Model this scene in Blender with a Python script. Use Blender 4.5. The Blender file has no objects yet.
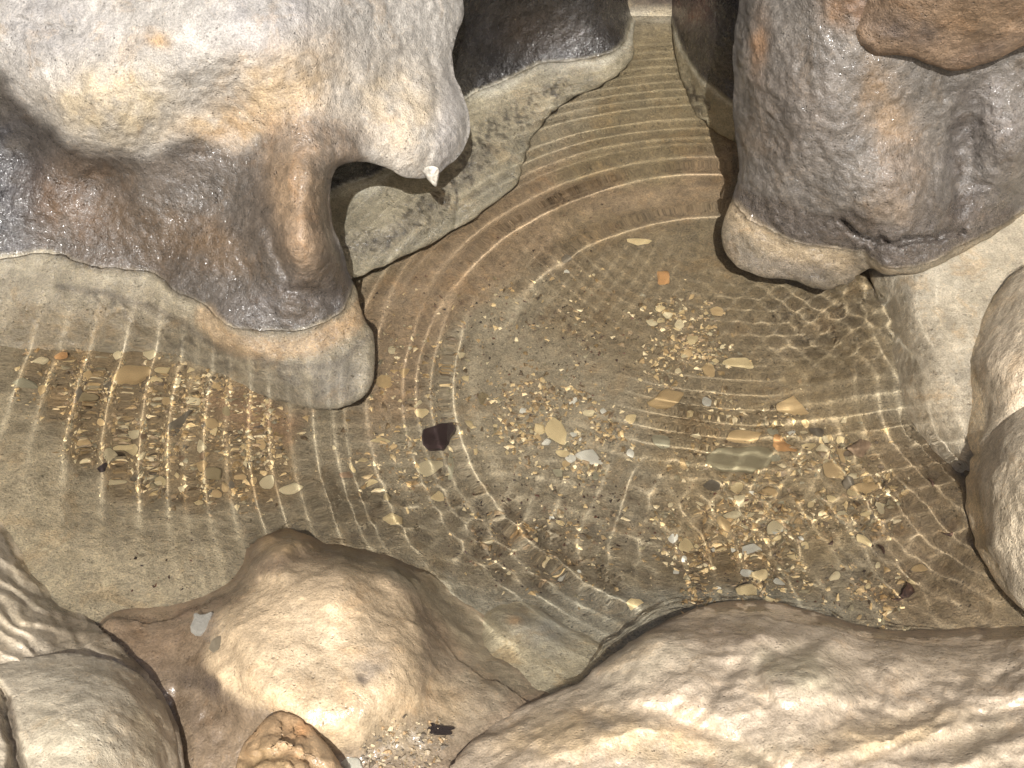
import bpy, bmesh, math, random
import numpy as np
random.seed(7); RS = np.random.RandomState(11)
sc = bpy.context.scene
COL = sc.collection
SCALE = 5.0                                                   # everything is laid out at 1 m across, then set to its size at the end
# ------------------------------------------------------------------ camera, sky, sun
PITCH, HFOV = math.radians(48), math.radians(40)
FPX = 512 / math.tan(HFOV / 2); DIST = FPX / 1000.0          # one pixel is one millimetre at the middle of the pool
CAM = np.array([0, -DIST * math.cos(PITCH), DIST * math.sin(PITCH)])
FW = np.array([0, math.cos(PITCH), -math.sin(PITCH)]); UP = np.array([0, math.sin(PITCH), math.cos(PITCH)])
cd = bpy.data.cameras.new('camera'); co = bpy.data.objects.new('camera', cd); COL.objects.link(co)
co.location = CAM; co.rotation_euler = (math.pi / 2 - PITCH, 0, 0); cd.angle = HFOV
cd.clip_start = .01; cd.clip_end = 100; sc.camera = co
SUN_EL, SUN_AZ = 50.5, 0.0                                     # flash-like: just above and left of the lens
w = bpy.data.worlds.new('World'); sc.world = w; w.use_nodes = True
nt = w.node_tree; sky = nt.nodes.new('ShaderNodeTexSky'); sky.sky_type = 'NISHITA'; sky.sun_disc = False
sky.sun_elevation = math.radians(SUN_EL); sky.sun_rotation = math.radians(180 + SUN_AZ)
bg = nt.nodes['Background']; nt.links.new(sky.outputs[0], bg.inputs[0]); bg.inputs[1].default_value = .085
sky.air_density = 1.0; sky.dust_density = 6.0; sky.ozone_density = .3
sl = bpy.data.lights.new('sun', 'SUN'); sl.energy = 4.8; sl.angle = math.radians(.5); sl.color = (1, .985, .965)
so = bpy.data.objects.new('sun', sl); COL.objects.link(so)
so.rotation_euler = (math.radians(90 - SUN_EL), 0, math.radians(-SUN_AZ)); so.location = (-.1, -.95, 1.1)
sl.cycles.is_caustics_light = True
sc.view_settings.view_transform = 'Standard'; sc.view_settings.look = 'None'
sc.view_settings.exposure = .6; sc.view_settings.gamma = 1
sc.cycles.max_bounces = 7; sc.cycles.transmission_bounces = 6; sc.cycles.diffuse_bounces = 2; sc.cycles.glossy_bounces = 2
sc.cycles.use_adaptive_sampling = True; sc.cycles.adaptive_threshold = .02

# ------------------------------------------------------------------ maths helpers
def unproj(u, v, z):
    """point at height z seen at pixel (u, v); rays bend at the water plane z = 0"""
    u = np.asarray(u, float); v = np.asarray(v, float); z = np.asarray(z, float)
    r = FW[None] * FPX + np.stack([u - 512, 0 * u, 0 * u], -1) + UP[None] * (384 - v)[:, None]
    r /= np.linalg.norm(r, axis=1, keepdims=True)
    za = np.maximum(z, 0)
    P = CAM + r * ((CAM[2] - za) / -r[:, 2])[:, None]
    c = -r[:, 2]; e = 1 / 1.333
    t = e * r; t[:, 2] += e * c - np.sqrt(1 - e * e * (1 - c * c))
    return P + t * (np.maximum(-z, 0) / -t[:, 2])[:, None]

_perm = np.arange(256); np.random.RandomState(3).shuffle(_perm); _perm = np.r_[_perm, _perm, _perm]
_g = np.random.RandomState(5).normal(size=(256, 3)); _g /= np.linalg.norm(_g, axis=1, keepdims=True)
def perlin(P):
    i = np.floor(P).astype(int); f = P - i; i &= 255; s = f * f * f * (f * (f * 6 - 15) + 10)
    out = 0
    for dx in (0, 1):
        wx = s[:, 0] if dx else 1 - s[:, 0]
        for dy in (0, 1):
            wy = s[:, 1] if dy else 1 - s[:, 1]
            for dz in (0, 1):
                wz = s[:, 2] if dz else 1 - s[:, 2]
                h = _perm[_perm[_perm[i[:, 0] + dx] + i[:, 1] + dy] + i[:, 2] + dz]
                out = out + wx * wy * wz * (_g[h] * (f - np.array([dx, dy, dz]))).sum(1)
    return out
def fbm(P, scale, octs=3, seed=0, gain=.5):
    out = 0; a = 1; P = np.asarray(P, float) * scale + seed * 17.31
    for k in range(octs):
        out = out + a * perlin(P); P = P * 2.03 + 5.7; a *= gain
    return out
def fbm2(u, v, scale, octs=3, seed=0):
    return fbm(np.stack([u, v, 0 * u], -1), scale, octs, seed)
def sst(a, b, x):
    t = np.clip((x - a) / (b - a), 0, 1); return t * t * (3 - 2 * t)
def seg_dist(P, pts, closed):
    """distance from points to a polyline; nearest point; index of the nearest segment with its parameter"""
    Q = np.asarray(pts, float)[:, :2]; n = len(Q); best = np.full(len(P), 1e18); near = np.zeros_like(P); par = np.zeros(len(P))
    for k in range(n if closed else n - 1):
        a, b = Q[k], Q[(k + 1) % n]; ab = b - a; t = np.clip(((P - a) @ ab) / max(ab @ ab, 1e-9), 0, 1)
        C = a + t[:, None] * ab; d = ((P - C) ** 2).sum(1); m = d < best
        best[m] = d[m]; near[m] = C[m]; par[m] = k + t[m]
    return np.sqrt(best), near, par
def inside(P, pts):
    Q = np.asarray(pts, float)[:, :2]; n = len(Q); c = np.zeros(len(P), bool)
    for k in range(n):
        a, b = Q[k], Q[(k + 1) % n]
        if a[1] == b[1]: continue
        m = (a[1] > P[:, 1]) != (b[1] > P[:, 1])
        c ^= m & (P[:, 0] < (b[0] - a[0]) * (P[:, 1] - a[1]) / (b[1] - a[1]) + a[0])
    return c
def sdf(P, pts):
    d = seg_dist(P, pts, True)[0]; return np.where(inside(P, pts), d, -d)
def smooth_poly(pts, n=1):
    """Chaikin rounding of a closed outline (pixel corners carry a radius as third value)"""
    Q = np.asarray([(p + (0,))[:3] if len(p) < 3 else p for p in pts], float)
    for _ in range(n):
        N = np.roll(Q, -1, 0); Q = np.stack([.75 * Q + .25 * N, .25 * Q + .75 * N], 1).reshape(-1, 3)
    return Q
def rbf(A, vals, smooth=1e-4):
    A = np.asarray(A, float); n = len(A)
    ker = lambda d2: np.where(d2 > 0, .5 * d2 * np.log(np.maximum(d2, 1e-12)), 0)
    K = ker(((A[:, None] - A[None]) ** 2).sum(-1)) + smooth * np.eye(n)
    Pm = np.c_[np.ones(n), A]; M = np.block([[K, Pm], [Pm.T, np.zeros((3, 3))]])
    c = np.linalg.solve(M, np.r_[vals, 0, 0, 0])
    def f(X):
        out = np.empty(len(X))
        for s in range(0, len(X), 40000):
            x = X[s:s + 40000]; out[s:s + 40000] = ker(((x[:, None] - A[None]) ** 2).sum(-1)) @ c[:n] + np.c_[np.ones(len(x)), x] @ c[n:]
        return out
    return f
EXPO = 1.22
def lin(c):
    c = np.asarray(c, float) / 255.; return np.where(c <= .04045, c / 12.92, ((c + .055) / 1.055) ** 2.4) / EXPO

# ------------------------------------------------------------------ mesh helpers
def mesh_from(name, V, F, mats=(), smooth=True):
    me = bpy.data.meshes.new(name)
    V = np.asarray(V, np.float32); ln = np.array([len(f) for f in F], np.int32) if not isinstance(F, np.ndarray) else np.full(len(F), F.shape[1], np.int32)
    fl = np.concatenate([np.asarray(f, np.int32) for f in F]) if not isinstance(F, np.ndarray) else F.astype(np.int32).ravel()
    me.vertices.add(len(V)); me.vertices.foreach_set('co', V.ravel())
    me.loops.add(len(fl)); me.loops.foreach_set('vertex_index', fl)
    me.polygons.add(len(ln)); me.polygons.foreach_set('loop_start', np.r_[0, np.cumsum(ln)[:-1]].astype(np.int32))
    me.polygons.foreach_set('use_smooth', np.full(len(ln), smooth))
    me.update(calc_edges=True); me.validate()
    for m in mats: me.materials.append(m)
    return me
def add_obj(name, me, parent=None):
    o = bpy.data.objects.new(name, me); COL.objects.link(o)
    if parent: o.parent = parent
    o.cycles.is_caustics_receiver = True
    return o
def tag(o, label=None, cat=None, group=None, kind=None):
    if label: o['label'] = label
    if cat: o['category'] = cat
    if group: o['group'] = group
    if kind: o['kind'] = kind
    return o
def normals(me):
    a = np.empty(len(me.vertices) * 3, np.float32); me.vertex_normals.foreach_get('vector', a); return a.reshape(-1, 3).astype(float)
def set_col(me, rgba):
    at = me.color_attributes.new('Col', 'FLOAT_COLOR', 'POINT'); at.data.foreach_set('color', np.asarray(rgba, np.float32).ravel())

# ------------------------------------------------------------------ materials
def node(t, typ, **kw):
    n = t.nodes.new(typ)
    for k, v in kw.items(): setattr(n, k, v)
    return n
def rock_material(name, var=.5, speck=.35, bump=1., fine=1., wet_rough=.2, dry_rough=.6, scale=1., coat=1., coat_rough=.09, stain=.55, glint=.0042, film_ior=1.36):
    m = bpy.data.materials.new(name); m.use_nodes = True; t = m.node_tree; L = t.links.new
    b = t.nodes['Principled BSDF']; at = node(t, 'ShaderNodeAttribute', attribute_name='Col')
    tc = node(t, 'ShaderNodeTexCoord')
    def nz(sca, det=4, rough=.6, dist=0.):
        n = node(t, 'ShaderNodeTexNoise'); n.inputs['Scale'].default_value = sca * scale; n.inputs['Detail'].default_value = det
        n.inputs['Roughness'].default_value = rough; n.inputs['Distortion'].default_value = dist; L(tc.outputs['Object'], n.inputs['Vector']); return n.outputs['Fac']
    def mr(s, a, bb, c, d):
        n = node(t, 'ShaderNodeMapRange'); n.inputs[1].default_value = a; n.inputs[2].default_value = bb; n.inputs[3].default_value = c; n.inputs[4].default_value = d
        L(s, n.inputs[0]); return n.outputs[0]
    def mth(op, a, bb):
        n = node(t, 'ShaderNodeMath', operation=op)
        for k, x in enumerate((a, bb)):
            if isinstance(x, (int, float)): n.inputs[k].default_value = x
            else: L(x, n.inputs[k])
        return n.outputs[0]
    def vor(sca, lo_, hi_):
        v = node(t, 'ShaderNodeTexVoronoi', feature='F1'); v.inputs['Scale'].default_value = sca * scale; v.inputs['Randomness'].default_value = 1
        ad = node(t, 'ShaderNodeVectorMath', operation='ADD'); nn = node(t, 'ShaderNodeTexNoise'); nn.inputs['Scale'].default_value = sca * .8; L(tc.outputs['Object'], nn.inputs['Vector'])
        sc_ = node(t, 'ShaderNodeVectorMath', operation='SCALE'); sc_.inputs['Scale'].default_value = .9 / sca; L(nn.outputs['Color'], sc_.inputs[0])
        L(tc.outputs['Object'], ad.inputs[0]); L(sc_.outputs[0], ad.inputs[1]); L(ad.outputs[0], v.inputs['Vector']); return mr(v.outputs['Distance'], lo_, hi_, 0, 1)
    def lerp(colour, rgb, fac_):
        mx = node(t, 'ShaderNodeMix', data_type='RGBA', blend_type='MULTIPLY'); L(fac_, mx.inputs['Factor']); L(colour, mx.inputs[6]); mx.inputs[7].default_value = (*rgb, 1); return mx.outputs[2]
    n1 = nz(28, 5, .7, .4); n2 = nz(130, 4, .75); n3 = nz(520, 2, .7); n4 = nz(60, 4, .75, .6); n5 = nz(17, 6, .72, .8)
    wet = at.outputs['Alpha']
    fac = mth('MULTIPLY', mr(n1, .3, .7, 1 - var * .5, 1 + var * .4), mr(n2, .3, .7, 1 - speck * .6, 1 + speck * .5))
    fac = mth('MULTIPLY', fac, mr(n3, .3, .7, 1 - speck * .55, 1 + speck * .5))
    pores = vor(260, .10, .34); gate = mr(n4, .5, .62, 0, 1)                       # small dark pores in patches
    pit = mth('SUBTRACT', 1, mth('MULTIPLY', mth('SUBTRACT', 1, pores), gate))
    fac = mth('MULTIPLY', fac, mr(pit, 0, 1, 1 - speck * .9, 1))
    mix = node(t, 'ShaderNodeMix', data_type='RGBA', blend_type='MULTIPLY'); mix.inputs['Factor'].default_value = 1
    L(at.outputs['Color'], mix.inputs[6])
    cc = node(t, 'ShaderNodeCombineColor'); L(fac, cc.inputs[0]); L(fac, cc.inputs[1]); L(fac, cc.inputs[2]); L(cc.outputs[0], mix.inputs[7])
    colr = lerp(mix.outputs[2], (1.0, .80, .58), mr(n5, .54, .62, 0, stain)); colr = lerp(colr, (.74, .74, .76), mr(n4, .60, .66, 0, stain * .9)); colr = lerp(colr, (1.0, .88, .72), mr(n2, .58, .66, 0, stain))
    L(colr, b.inputs['Base Color'])
    r = mth('ADD', mth('MULTIPLY', wet, wet_rough - dry_rough), dry_rough); r = mth('ADD', r, mr(n2, .3, .7, -.1, .14))
    L(r, b.inputs['Roughness']); b.inputs['Specular IOR Level'].default_value = .4
    hsum = mth('ADD', mth('MULTIPLY', n1, .0012 * bump), mth('MULTIPLY', n2, .0017 * bump))
    hsum = mth('ADD', hsum, mth('MULTIPLY', n3, .0008 * fine)); hsum = mth('ADD', hsum, mth('MULTIPLY', pit, .0012 * fine))
    hsum = mth('ADD', hsum, mth('MULTIPLY', vor(95, .1, .7), .0009 * bump))
    bp = node(t, 'ShaderNodeBump'); bp.inputs['Strength'].default_value = 1; bp.inputs['Distance'].default_value = SCALE
    L(hsum, bp.inputs['Height']); L(bp.outputs[0], b.inputs['Normal'])
    if coat:                                                                       # film of water: small sharp glints
        film = mth('MULTIPLY', wet, mr(n1, .36, .54, .2, 1.0)); L(mth('MULTIPLY', film, coat), b.inputs['Coat Weight'])
        b.inputs['Coat Roughness'].default_value = coat_rough; b.inputs['Coat IOR'].default_value = film_ior
        b2 = node(t, 'ShaderNodeBump'); b2.inputs['Strength'].default_value = 1; b2.inputs['Distance'].default_value = SCALE
        L(mth('ADD', mth('MULTIPLY', nz(165, 1, .5), glint), mth('MULTIPLY', n2, glint * .25)), b2.inputs['Height']); L(b2.outputs[0], b.inputs['Coat Normal'])
    return m
M_rough = rock_material('rough_limestone', .5, .45, .85, .9, stain=.3)
M_smooth = rock_material('smooth_flowstone', .5, .32, .45, .5, wet_rough=.2, stain=.25, glint=.0024, coat_rough=.12, film_ior=1.55)
M_under = rock_material('submerged_rock', .35, .35, .7, .6, coat=0, stain=.4)
M_pale = rock_material('pale_limestone', .5, .42, .7, .9, stain=.35)
M_bed = rock_material('pool_silt', .35, .5, .8, .8, stain=.3, wet_rough=.6, dry_rough=.8, coat=0)

def stone_material(name, rgb, rough=.5):
    m = bpy.data.materials.new(name); m.use_nodes = True; t = m.node_tree; L = t.links.new; b = t.nodes['Principled BSDF']
    tc = node(t, 'ShaderNodeTexCoord'); n = node(t, 'ShaderNodeTexNoise'); n.inputs['Scale'].default_value = 220; n.inputs['Detail'].default_value = 5
    L(tc.outputs['Object'], n.inputs['Vector'])
    oi = node(t, 'ShaderNodeObjectInfo'); hs = node(t, 'ShaderNodeHueSaturation'); hs.inputs['Color'].default_value = (*(lin(rgb) * min(1.55, .86 / lin(rgb).max())), 1)
    mr = node(t, 'ShaderNodeMapRange'); mr.inputs[3].default_value = .8; mr.inputs[4].default_value = 1.15; L(oi.outputs['Random'], mr.inputs[0])
    mr2 = node(t, 'ShaderNodeMapRange'); mr2.inputs[1].default_value = .3; mr2.inputs[2].default_value = .7; mr2.inputs[3].default_value = .5; mr2.inputs[4].default_value = 1.4; L(n.outputs['Fac'], mr2.inputs[0])
    mu = node(t, 'ShaderNodeMath', operation='MULTIPLY'); L(mr.outputs[0], mu.inputs[0]); L(mr2.outputs[0], mu.inputs[1]); L(mu.outputs[0], hs.inputs['Value'])
    L(hs.outputs[0], b.inputs['Base Color']); b.inputs['Roughness'].default_value = rough
    bp = node(t, 'ShaderNodeBump'); bp.inputs['Distance'].default_value = .0015 * SCALE; L(n.outputs['Fac'], bp.inputs['Height']); L(bp.outputs[0], b.inputs['Normal'])
    return m

# ------------------------------------------------------------------ rocks: outline + relief, closed behind
def rock(name, label, cat, outline, anchors, base, layers=(), bulges=(), creases=(), disp=(.006, 9, .0025, 30, .0008, 90), seed=1, R=0, T=.12,
         step=3.0, mat=None, wet=.3, jitter=1.5, extra=None, sm=2, gain=1.):
    Q = smooth_poly([(p[0], p[1], p[2] if len(p) > 2 else R) for p in outline], sm)
    # irregular outline
    per = np.stack([Q[:, 0], Q[:, 1]], -1); Q[:, 0] += jitter * 2 * fbm2(per[:, 0], per[:, 1], .05, 3, seed); Q[:, 1] += jitter * 2 * fbm2(per[:, 0], per[:, 1], .05, 3, seed + 9)
    lo = Q[:, :2].min(0) - step * 2; hi = Q[:, :2].max(0) + step * 2
    us = np.arange(lo[0], hi[0], step); vs = np.arange(lo[1], hi[1], step); n, m = len(vs), len(us)
    G = np.stack(np.meshgrid(us, vs), -1).reshape(-1, 2)
    ins = inside(G, Q)
    idx = np.arange(n * m).reshape(n, m)
    quads = np.stack([idx[:-1, :-1], idx[1:, :-1], idx[1:, 1:], idx[:-1, 1:]], -1).reshape(-1, 4)
    quads = quads[ins[quads].sum(1) >= 2]
    used = np.unique(quads); remap = np.full(n * m, -1); remap[used] = np.arange(len(used)); quads = remap[quads]
    P = G[used]; pin = ins[used]
    d, near, par = seg_dist(P, Q, True)
    onb = ~pin | (d < .55 * step)
    P = np.where(onb[:, None], near, P)
    E4 = np.concatenate([quads[:, [0, 1]], quads[:, [1, 2]], quads[:, [2, 3]], quads[:, [3, 0]]]); E4 = np.concatenate([E4, E4[:, ::-1]])
    soft_zone = (d < 5 * step) | ~pin
    for _ in range(8):
        acc = np.zeros_like(P); cnt = np.zeros(len(P)); mb = ~onb[E4[:, 0]] | onb[E4[:, 1]]
        np.add.at(acc, E4[mb, 0], P[E4[mb, 1]]); np.add.at(cnt, E4[mb, 0], 1)
        av = acc / np.maximum(cnt, 1)[:, None]; P = np.where((soft_zone & (cnt > 0))[:, None], .5 * P + .5 * av, P)
        P[onb] = seg_dist(P[onb], Q, True)[1]
    d, near, par = seg_dist(P, Q, True); d = np.where(onb, 0, d)
    k0 = np.floor(par).astype(int) % len(Q); fr = (par - np.floor(par)); Rv = Q[k0, 2] * (1 - fr) + Q[(k0 + 1) % len(Q), 2] * fr
    A = np.asarray([a[:3] for a in anchors], float)
    z = rbf(A[:, :2] / 100., A[:, 2])(P / 100.)
    for (bu, bv, ru, rv, ang, amp, *ex) in bulges:
        c, s = math.cos(math.radians(ang)), math.sin(math.radians(ang)); x = ((P[:, 0] - bu) * c + (P[:, 1] - bv) * s) / ru; y = (-(P[:, 0] - bu) * s + (P[:, 1] - bv) * c) / rv
        z = z + amp * np.exp(-(x * x + y * y) ** (ex[0] if ex else 1.3))
    for (pts, wd, dep) in creases:
        dd = seg_dist(P + np.stack([fbm2(P[:, 0], P[:, 1], .06, 3, seed + 3), fbm2(P[:, 0], P[:, 1], .06, 3, seed + 4)], -1) * 6, pts, False)[0]
        z = z - dep * np.exp(-(dd / wd) ** 2)
    if extra is not None: z = z + extra(P)
    z0 = z.copy()
    q = np.clip(1 - d / np.maximum(Rv, 1e-3), 0, .93); z = z - .0009 * Rv * (1 - np.sqrt(np.maximum(1 - q * q, 0)))
    # boundary loop
    ed = np.concatenate([quads[:, [0, 1]], quads[:, [1, 2]], quads[:, [2, 3]], quads[:, [3, 0]]])
    key = {}
    for a, b in ed.tolist(): key[(a, b)] = 1
    nxt = {a: b for (a, b) in key if (b, a) not in key}
    loops = []; left = set(nxt)
    while left:
        s = next(iter(left)); lp = []
        while s in left: left.discard(s); lp.append(s); s = nxt[s]
        loops.append(lp)
    loop = max(loops, key=len)
    V = [unproj(P[:, 0], P[:, 1], z)]; F = [quads]; PU = [P]
    lp = np.array(loop); cen = P[lp].mean(0); nb = len(V[0]); prev = lp
    tang = P[np.roll(lp, -3)] - P[np.roll(lp, 3)]; nrm = np.stack([-tang[:, 1], tang[:, 0]], -1); nrm /= np.maximum(np.linalg.norm(nrm, axis=1, keepdims=True), 1e-6)
    test = inside(P[lp] + nrm * 6, Q); nrm = np.where(test.mean() > .5, 1, -1) * nrm
    for fz, off in ((.06, .5), (.2, 2), (.5, 5), (1, 10)):
        p2 = P[lp] + nrm * off; V.append(unproj(p2[:, 0], p2[:, 1], z[lp] - T * fz)); PU.append(P[lp])
        cur = np.arange(nb, nb + len(lp)); nb += len(lp)
        F.append(np.stack([prev, cur, np.roll(cur, -1), np.roll(prev, -1)], -1)); prev = cur
    V = np.concatenate(V); PU = np.concatenate(PU)
    me = mesh_from(name, V, np.concatenate(F), [mat or M_rough])
    N = normals(me); front = N[:len(P)].mean(0)
    if (N[:len(P)] * (CAM - V[:len(P)])).sum(1).mean() < 0:
        me.flip_normals(); N = -N
    rg = 1 - 2.6 * np.abs(fbm(V, disp[3], 3, seed + 1))                       # ridged: pits and little crests, not soft lumps
    dv = disp[0] * fbm(V, disp[1], 4, seed) - .55 * disp[2] * rg + .5 * disp[2] * fbm(V, disp[3] * .7, 3, seed + 5) + disp[4] * fbm(V, disp[5], 3, seed + 2)
    fade = np.zeros(len(V)); fade[:len(P)] = sst(0, 9, d); dv = dv * fade
    V = V + N * dv[:, None]
    me.vertices.foreach_set('co', V.astype(np.float32).ravel()); me.update()
    # colour of the stone: stains, rims and bands, plus a lift against underwater dimming
    C = np.repeat(np.r_[lin(base), wet][None], len(V), 0)
    J = np.stack([fbm2(PU[:, 0], PU[:, 1], .018, 4, seed + 20), fbm2(PU[:, 0], PU[:, 1], .018, 4, seed + 21)], -1)
    for ly in layers:
        typ, geo, colr, soft, amp, op = ly[:6]; wv = ly[6] if len(ly) > 6 else wet
        X = PU + J * amp
        if typ == 'poly': mk = sst(-soft, soft, sdf(X, geo))
        elif typ == 'z':
            mk = sst(-soft, soft, geo - V[:, 2] + amp * J[:, 0])
        elif typ == 'speck':
            pts, wd, thr = geo; mk = (1 - sst(wd - soft, wd + soft, seg_dist(X, pts, False)[0])) * sst(thr, thr + .12, fbm2(PU[:, 0], PU[:, 1], .17, 2, seed + 55) + .35 * fbm2(PU[:, 0], PU[:, 1], .035, 2, seed + 56))
        elif typ == 'band':
            mk = sst(.0, .003, geo[0] - V[:, 2] + amp * J[:, 0]) * sst(-soft, soft, V[:, 2] - geo[1] + amp * J[:, 1])
        elif typ == 'line':
            pts, wd = geo; mk = 1 - sst(wd - soft, wd + soft, seg_dist(X, pts, False)[0])
        else:
            u0, v0, ru, rv, ang = geo; c, s = math.cos(math.radians(ang)), math.sin(math.radians(ang)); x = ((X[:, 0] - u0) * c + (X[:, 1] - v0) * s) / ru; y = (-(X[:, 0] - u0) * s + (X[:, 1] - v0) * c) / rv
            mk = np.exp(-(x * x + y * y) ** 1.2)
            br = fbm2(PU[:, 0], PU[:, 1], .05, 4, seed + 31); mk = np.clip(mk * (1 + 1.1 * br) , 0, 1)
        mk = (mk * op)[:, None]; C = C * (1 - mk) + np.r_[lin(colr), wv][None] * mk
    mott = fbm2(PU[:, 0], PU[:, 1], .03, 4, seed + 40)[:, None]
    C[:, :3] *= np.clip(1 + .3 * mott, .5, 1.5)
    C[:, 3] *= np.r_[sst(1, 8, d), np.zeros(len(V) - len(P))]
    C[:, :3] = np.clip(C[:, :3] * gain * (1 + .5 * sst(.0, .006, -V[:, 2]))[:, None], 0, .85); set_col(me, C)  # paler lime coat below water, brightened further to offset the water's dimming
    bm = bmesh.new(); bm.from_mesh(me)                                         # weld the slivers left along the outline
    bmesh.ops.remove_doubles(bm, verts=bm.verts[:], dist=.0009); bmesh.ops.dissolve_degenerate(bm, dist=.0003, edges=bm.edges[:])
    bm.to_mesh(me); bm.free(); me.update()
    o = add_obj(name, me); tag(o, label, cat)
    return o

# -- the big pale overhang, upper left
WLA = [(-120, 262), (0, 260), (50, 252), (100, 267), (155, 277), (172, 293), (200, 305), (225, 325), (250, 331), (280, 333), (320, 326), (345, 310), (357, 290)]
overhang = rock('rock_overhang', 'pale overhanging limestone lobe with dark wet band and drip tip above the back ledge', 'rock',
    [(-140, -140), (470, -140, 10), (463, -60, 22), (463, 0, 22), (464, 18, 20), (456, 36, 18), (452, 56, 20), (456, 80, 32), (466, 100, 34), (471, 125, 34), (466, 148, 30), (452, 165, 26), (436, 176, 24), (420, 180, 22),
     (400, 177, 14), (386, 168, 14), (370, 162, 14), (347, 162, 12), (334, 170, 12), (329, 192, 28), (331, 222, 32), (343, 250, 30), (352, 280, 22), (360, 305, 12), (368, 325, 12), (374, 345, 12), (376, 365, 10), (370, 390, 9),
     (354, 405, 8), (330, 411, 6), (300, 407, 5), (284, 401, 4), (262, 399, 2), (235, 384), (212, 374), (190, 366), (150, 362), (100, 362), (50, 364), (0, 366), (-140, 372)],
    [(u, v, 0) for u, v in WLA] + [(-100, 365, -.07), (0, 360, -.075), (100, 358, -.082), (190, 362, -.085), (235, 380, -.082), (285, 399, -.075), (330, 409, -.055), (360, 395, -.045), (372, 365, -.032), (374, 345, -.026), (300, 372, -.03), (250, 358, -.024), (100, 312, -.03), (30, 306, -.028),
     (0, 200, .045), (60, 200, .05), (100, 172, .075), (30, 150, .085), (30, 105, .15), (0, 75, .17), (60, 130, .14), (110, 146, .135), (150, 146, .13), (200, 130, .15),
     (150, 200, .065), (200, 250, .04), (250, 280, .035), (240, 200, .085), (300, 230, .105), (305, 180, .135), (300, 290, .045), (335, 260, .06), (345, 285, .02), (330, 210, .095),
     (260, 130, .15), (350, 130, .14), (400, 140, .105), (430, 150, .085), (455, 120, .092), (440, 60, .12), (450, 10, .15), (300, 50, .23), (200, 60, .235), (100, 50, .225), (0, 20, .225),
     (100, -120, .3), (300, -120, .29), (450, -120, .22), (-120, 0, .2), (-120, 100, .14), (-120, 200, .045)],
    (196, 190, 180),
    [('blob', (90, 70, 70, 60, 20), (190, 184, 176), 1, 0, .8), ('blob', (110, 105, 60, 40, 0), (216, 196, 158), 1, 10, .7), ('blob', (285, 85, 60, 45, -30), (212, 182, 138), 1, 14, .75), ('blob', (240, 130, 60, 20, 0), (206, 176, 132), 1, 12, .7),
     ('blob', (395, 110, 40, 50, 0), (214, 194, 162), 1, 10, .7), ('blob', (40, 20, 60, 40, 0), (176, 172, 168), 1, 10, .7), ('blob', (270, 20, 60, 40, 0), (184, 180, 178), 1, 10, .6), ('blob', (160, 40, 14, 9, 0), (205, 165, 110), 1, 6, .7),
     ('blob', (448, 130, 14, 50, 5), (184, 178, 172), 1, 4, .7),
     ('poly', [(-140, 70), (0, 74), (26, 110), (58, 142), (110, 158), (148, 158), (178, 142), (200, 137), (225, 155), (250, 148), (285, 128), (330, 118), (352, 128), (366, 160), (335, 175), (332, 222), (345, 250), (358, 300), (345, 325), (320, 340), (280, 345), (250, 342), (225, 335), (200, 318), (170, 302), (155, 290), (100, 280), (50, 268), (-140, 274)], (98, 91, 83), 10, 12, 1, .7),
     ('blob', (0, 190, 50, 80, 0), (60, 59, 61), 1, 10, .9, .9), ('blob', (75, 205, 45, 40, 30), (110, 87, 66), 1, 14, .75, .7), ('blob', (150, 235, 60, 45, 20), (100, 84, 67), 1, 14, .8, .75), ('blob', (215, 245, 40, 25, 20), (120, 100, 78), 1, 14, .7, .9),
     ('blob', (185, 165, 60, 25, -10), (118, 108, 98), 1, 12, .6, .6), ('blob', (320, 135, 55, 25, 0), (164, 150, 134), 1, 10, .85, .4),
     ('blob', (298, 195, 28, 62, -8), (172, 146, 116), 1, 10, .9, .35), ('blob', (303, 240, 20, 26, 0), (184, 158, 130), 1, 5, .7, .35), ('blob', (325, 200, 10, 50, 0), (140, 128, 112), 1, 4, .6, .5),
     ('blob', (260, 205, 12, 50, -15), (104, 94, 84), 1, 5, .5, .7), ('blob', (285, 300, 60, 18, -10), (104, 97, 92), 1, 8, .6, 1), ('blob', (340, 285, 14, 30, 0), (84, 78, 74), 1, 4, .7, .9),
     ('z', .001, (160, 150, 128),   .003, .003, 1, .3), ('band', (.0, -.009), (184, 174, 150), .006, .012, .75, .6),
     ('speck', ([(100, 300), (200, 350), (290, 372)], 10, .1), (96, 88, 76), 6, 4, .7), ('line', ([(60, 285), (150, 305), (215, 345), (290, 368), (340, 362), (372, 340)], 3), (112, 104, 92), 3, 8, .7), ('blob', (60, 330, 110, 25, 0), (140, 126, 100), 1, 8, .6), ('blob', (330, 385, 50, 22, 0), (136, 130, 118), 1, 8, .7),
     ('line', ([(205, 318), (228, 338), (250, 346), (280, 348), (320, 341), (347, 326), (362, 308)], 11), (188, 164, 132), 6, 7, .85, .5)],
    creases=[([(95, 5), (80, 30), (45, 30), (20, 20)], 4, .003), ([(270, 230), (290, 290), (330, 300)], 7, .006), ([(425, 165), (440, 130), (432, 60)], 5, .003)],
    bulges=[(305, 245, 22, 28, 0, .012), (300, 180, 25, 60, 0, .01), (60, 70, 60, 50, 0, .01), (420, 130, 35, 45, 0, .012), (215, 110, 40, 40, 0, -.008)],
    seed=2, gain=.69, T=.12, step=2.2, mat=M_pale, wet=.12, disp=(.005, 9, .0022, 34, .0014, 120))
tipV, tipF = [], []
for k in range(7):
    f = k / 6.; c = unproj(np.array([431 + 4.5 * f]), np.array([171 + 15 * f]), np.array([.086 - .012 * f]))[0]
    r = .0075 * (1 - f) ** .8 + .0012
    for a in range(10): tipV.append(c + np.array([r * math.cos(a * .6283), r * math.sin(a * .6283), 0]) * (1 + .1 * math.sin(a * 3 + k)))
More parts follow.
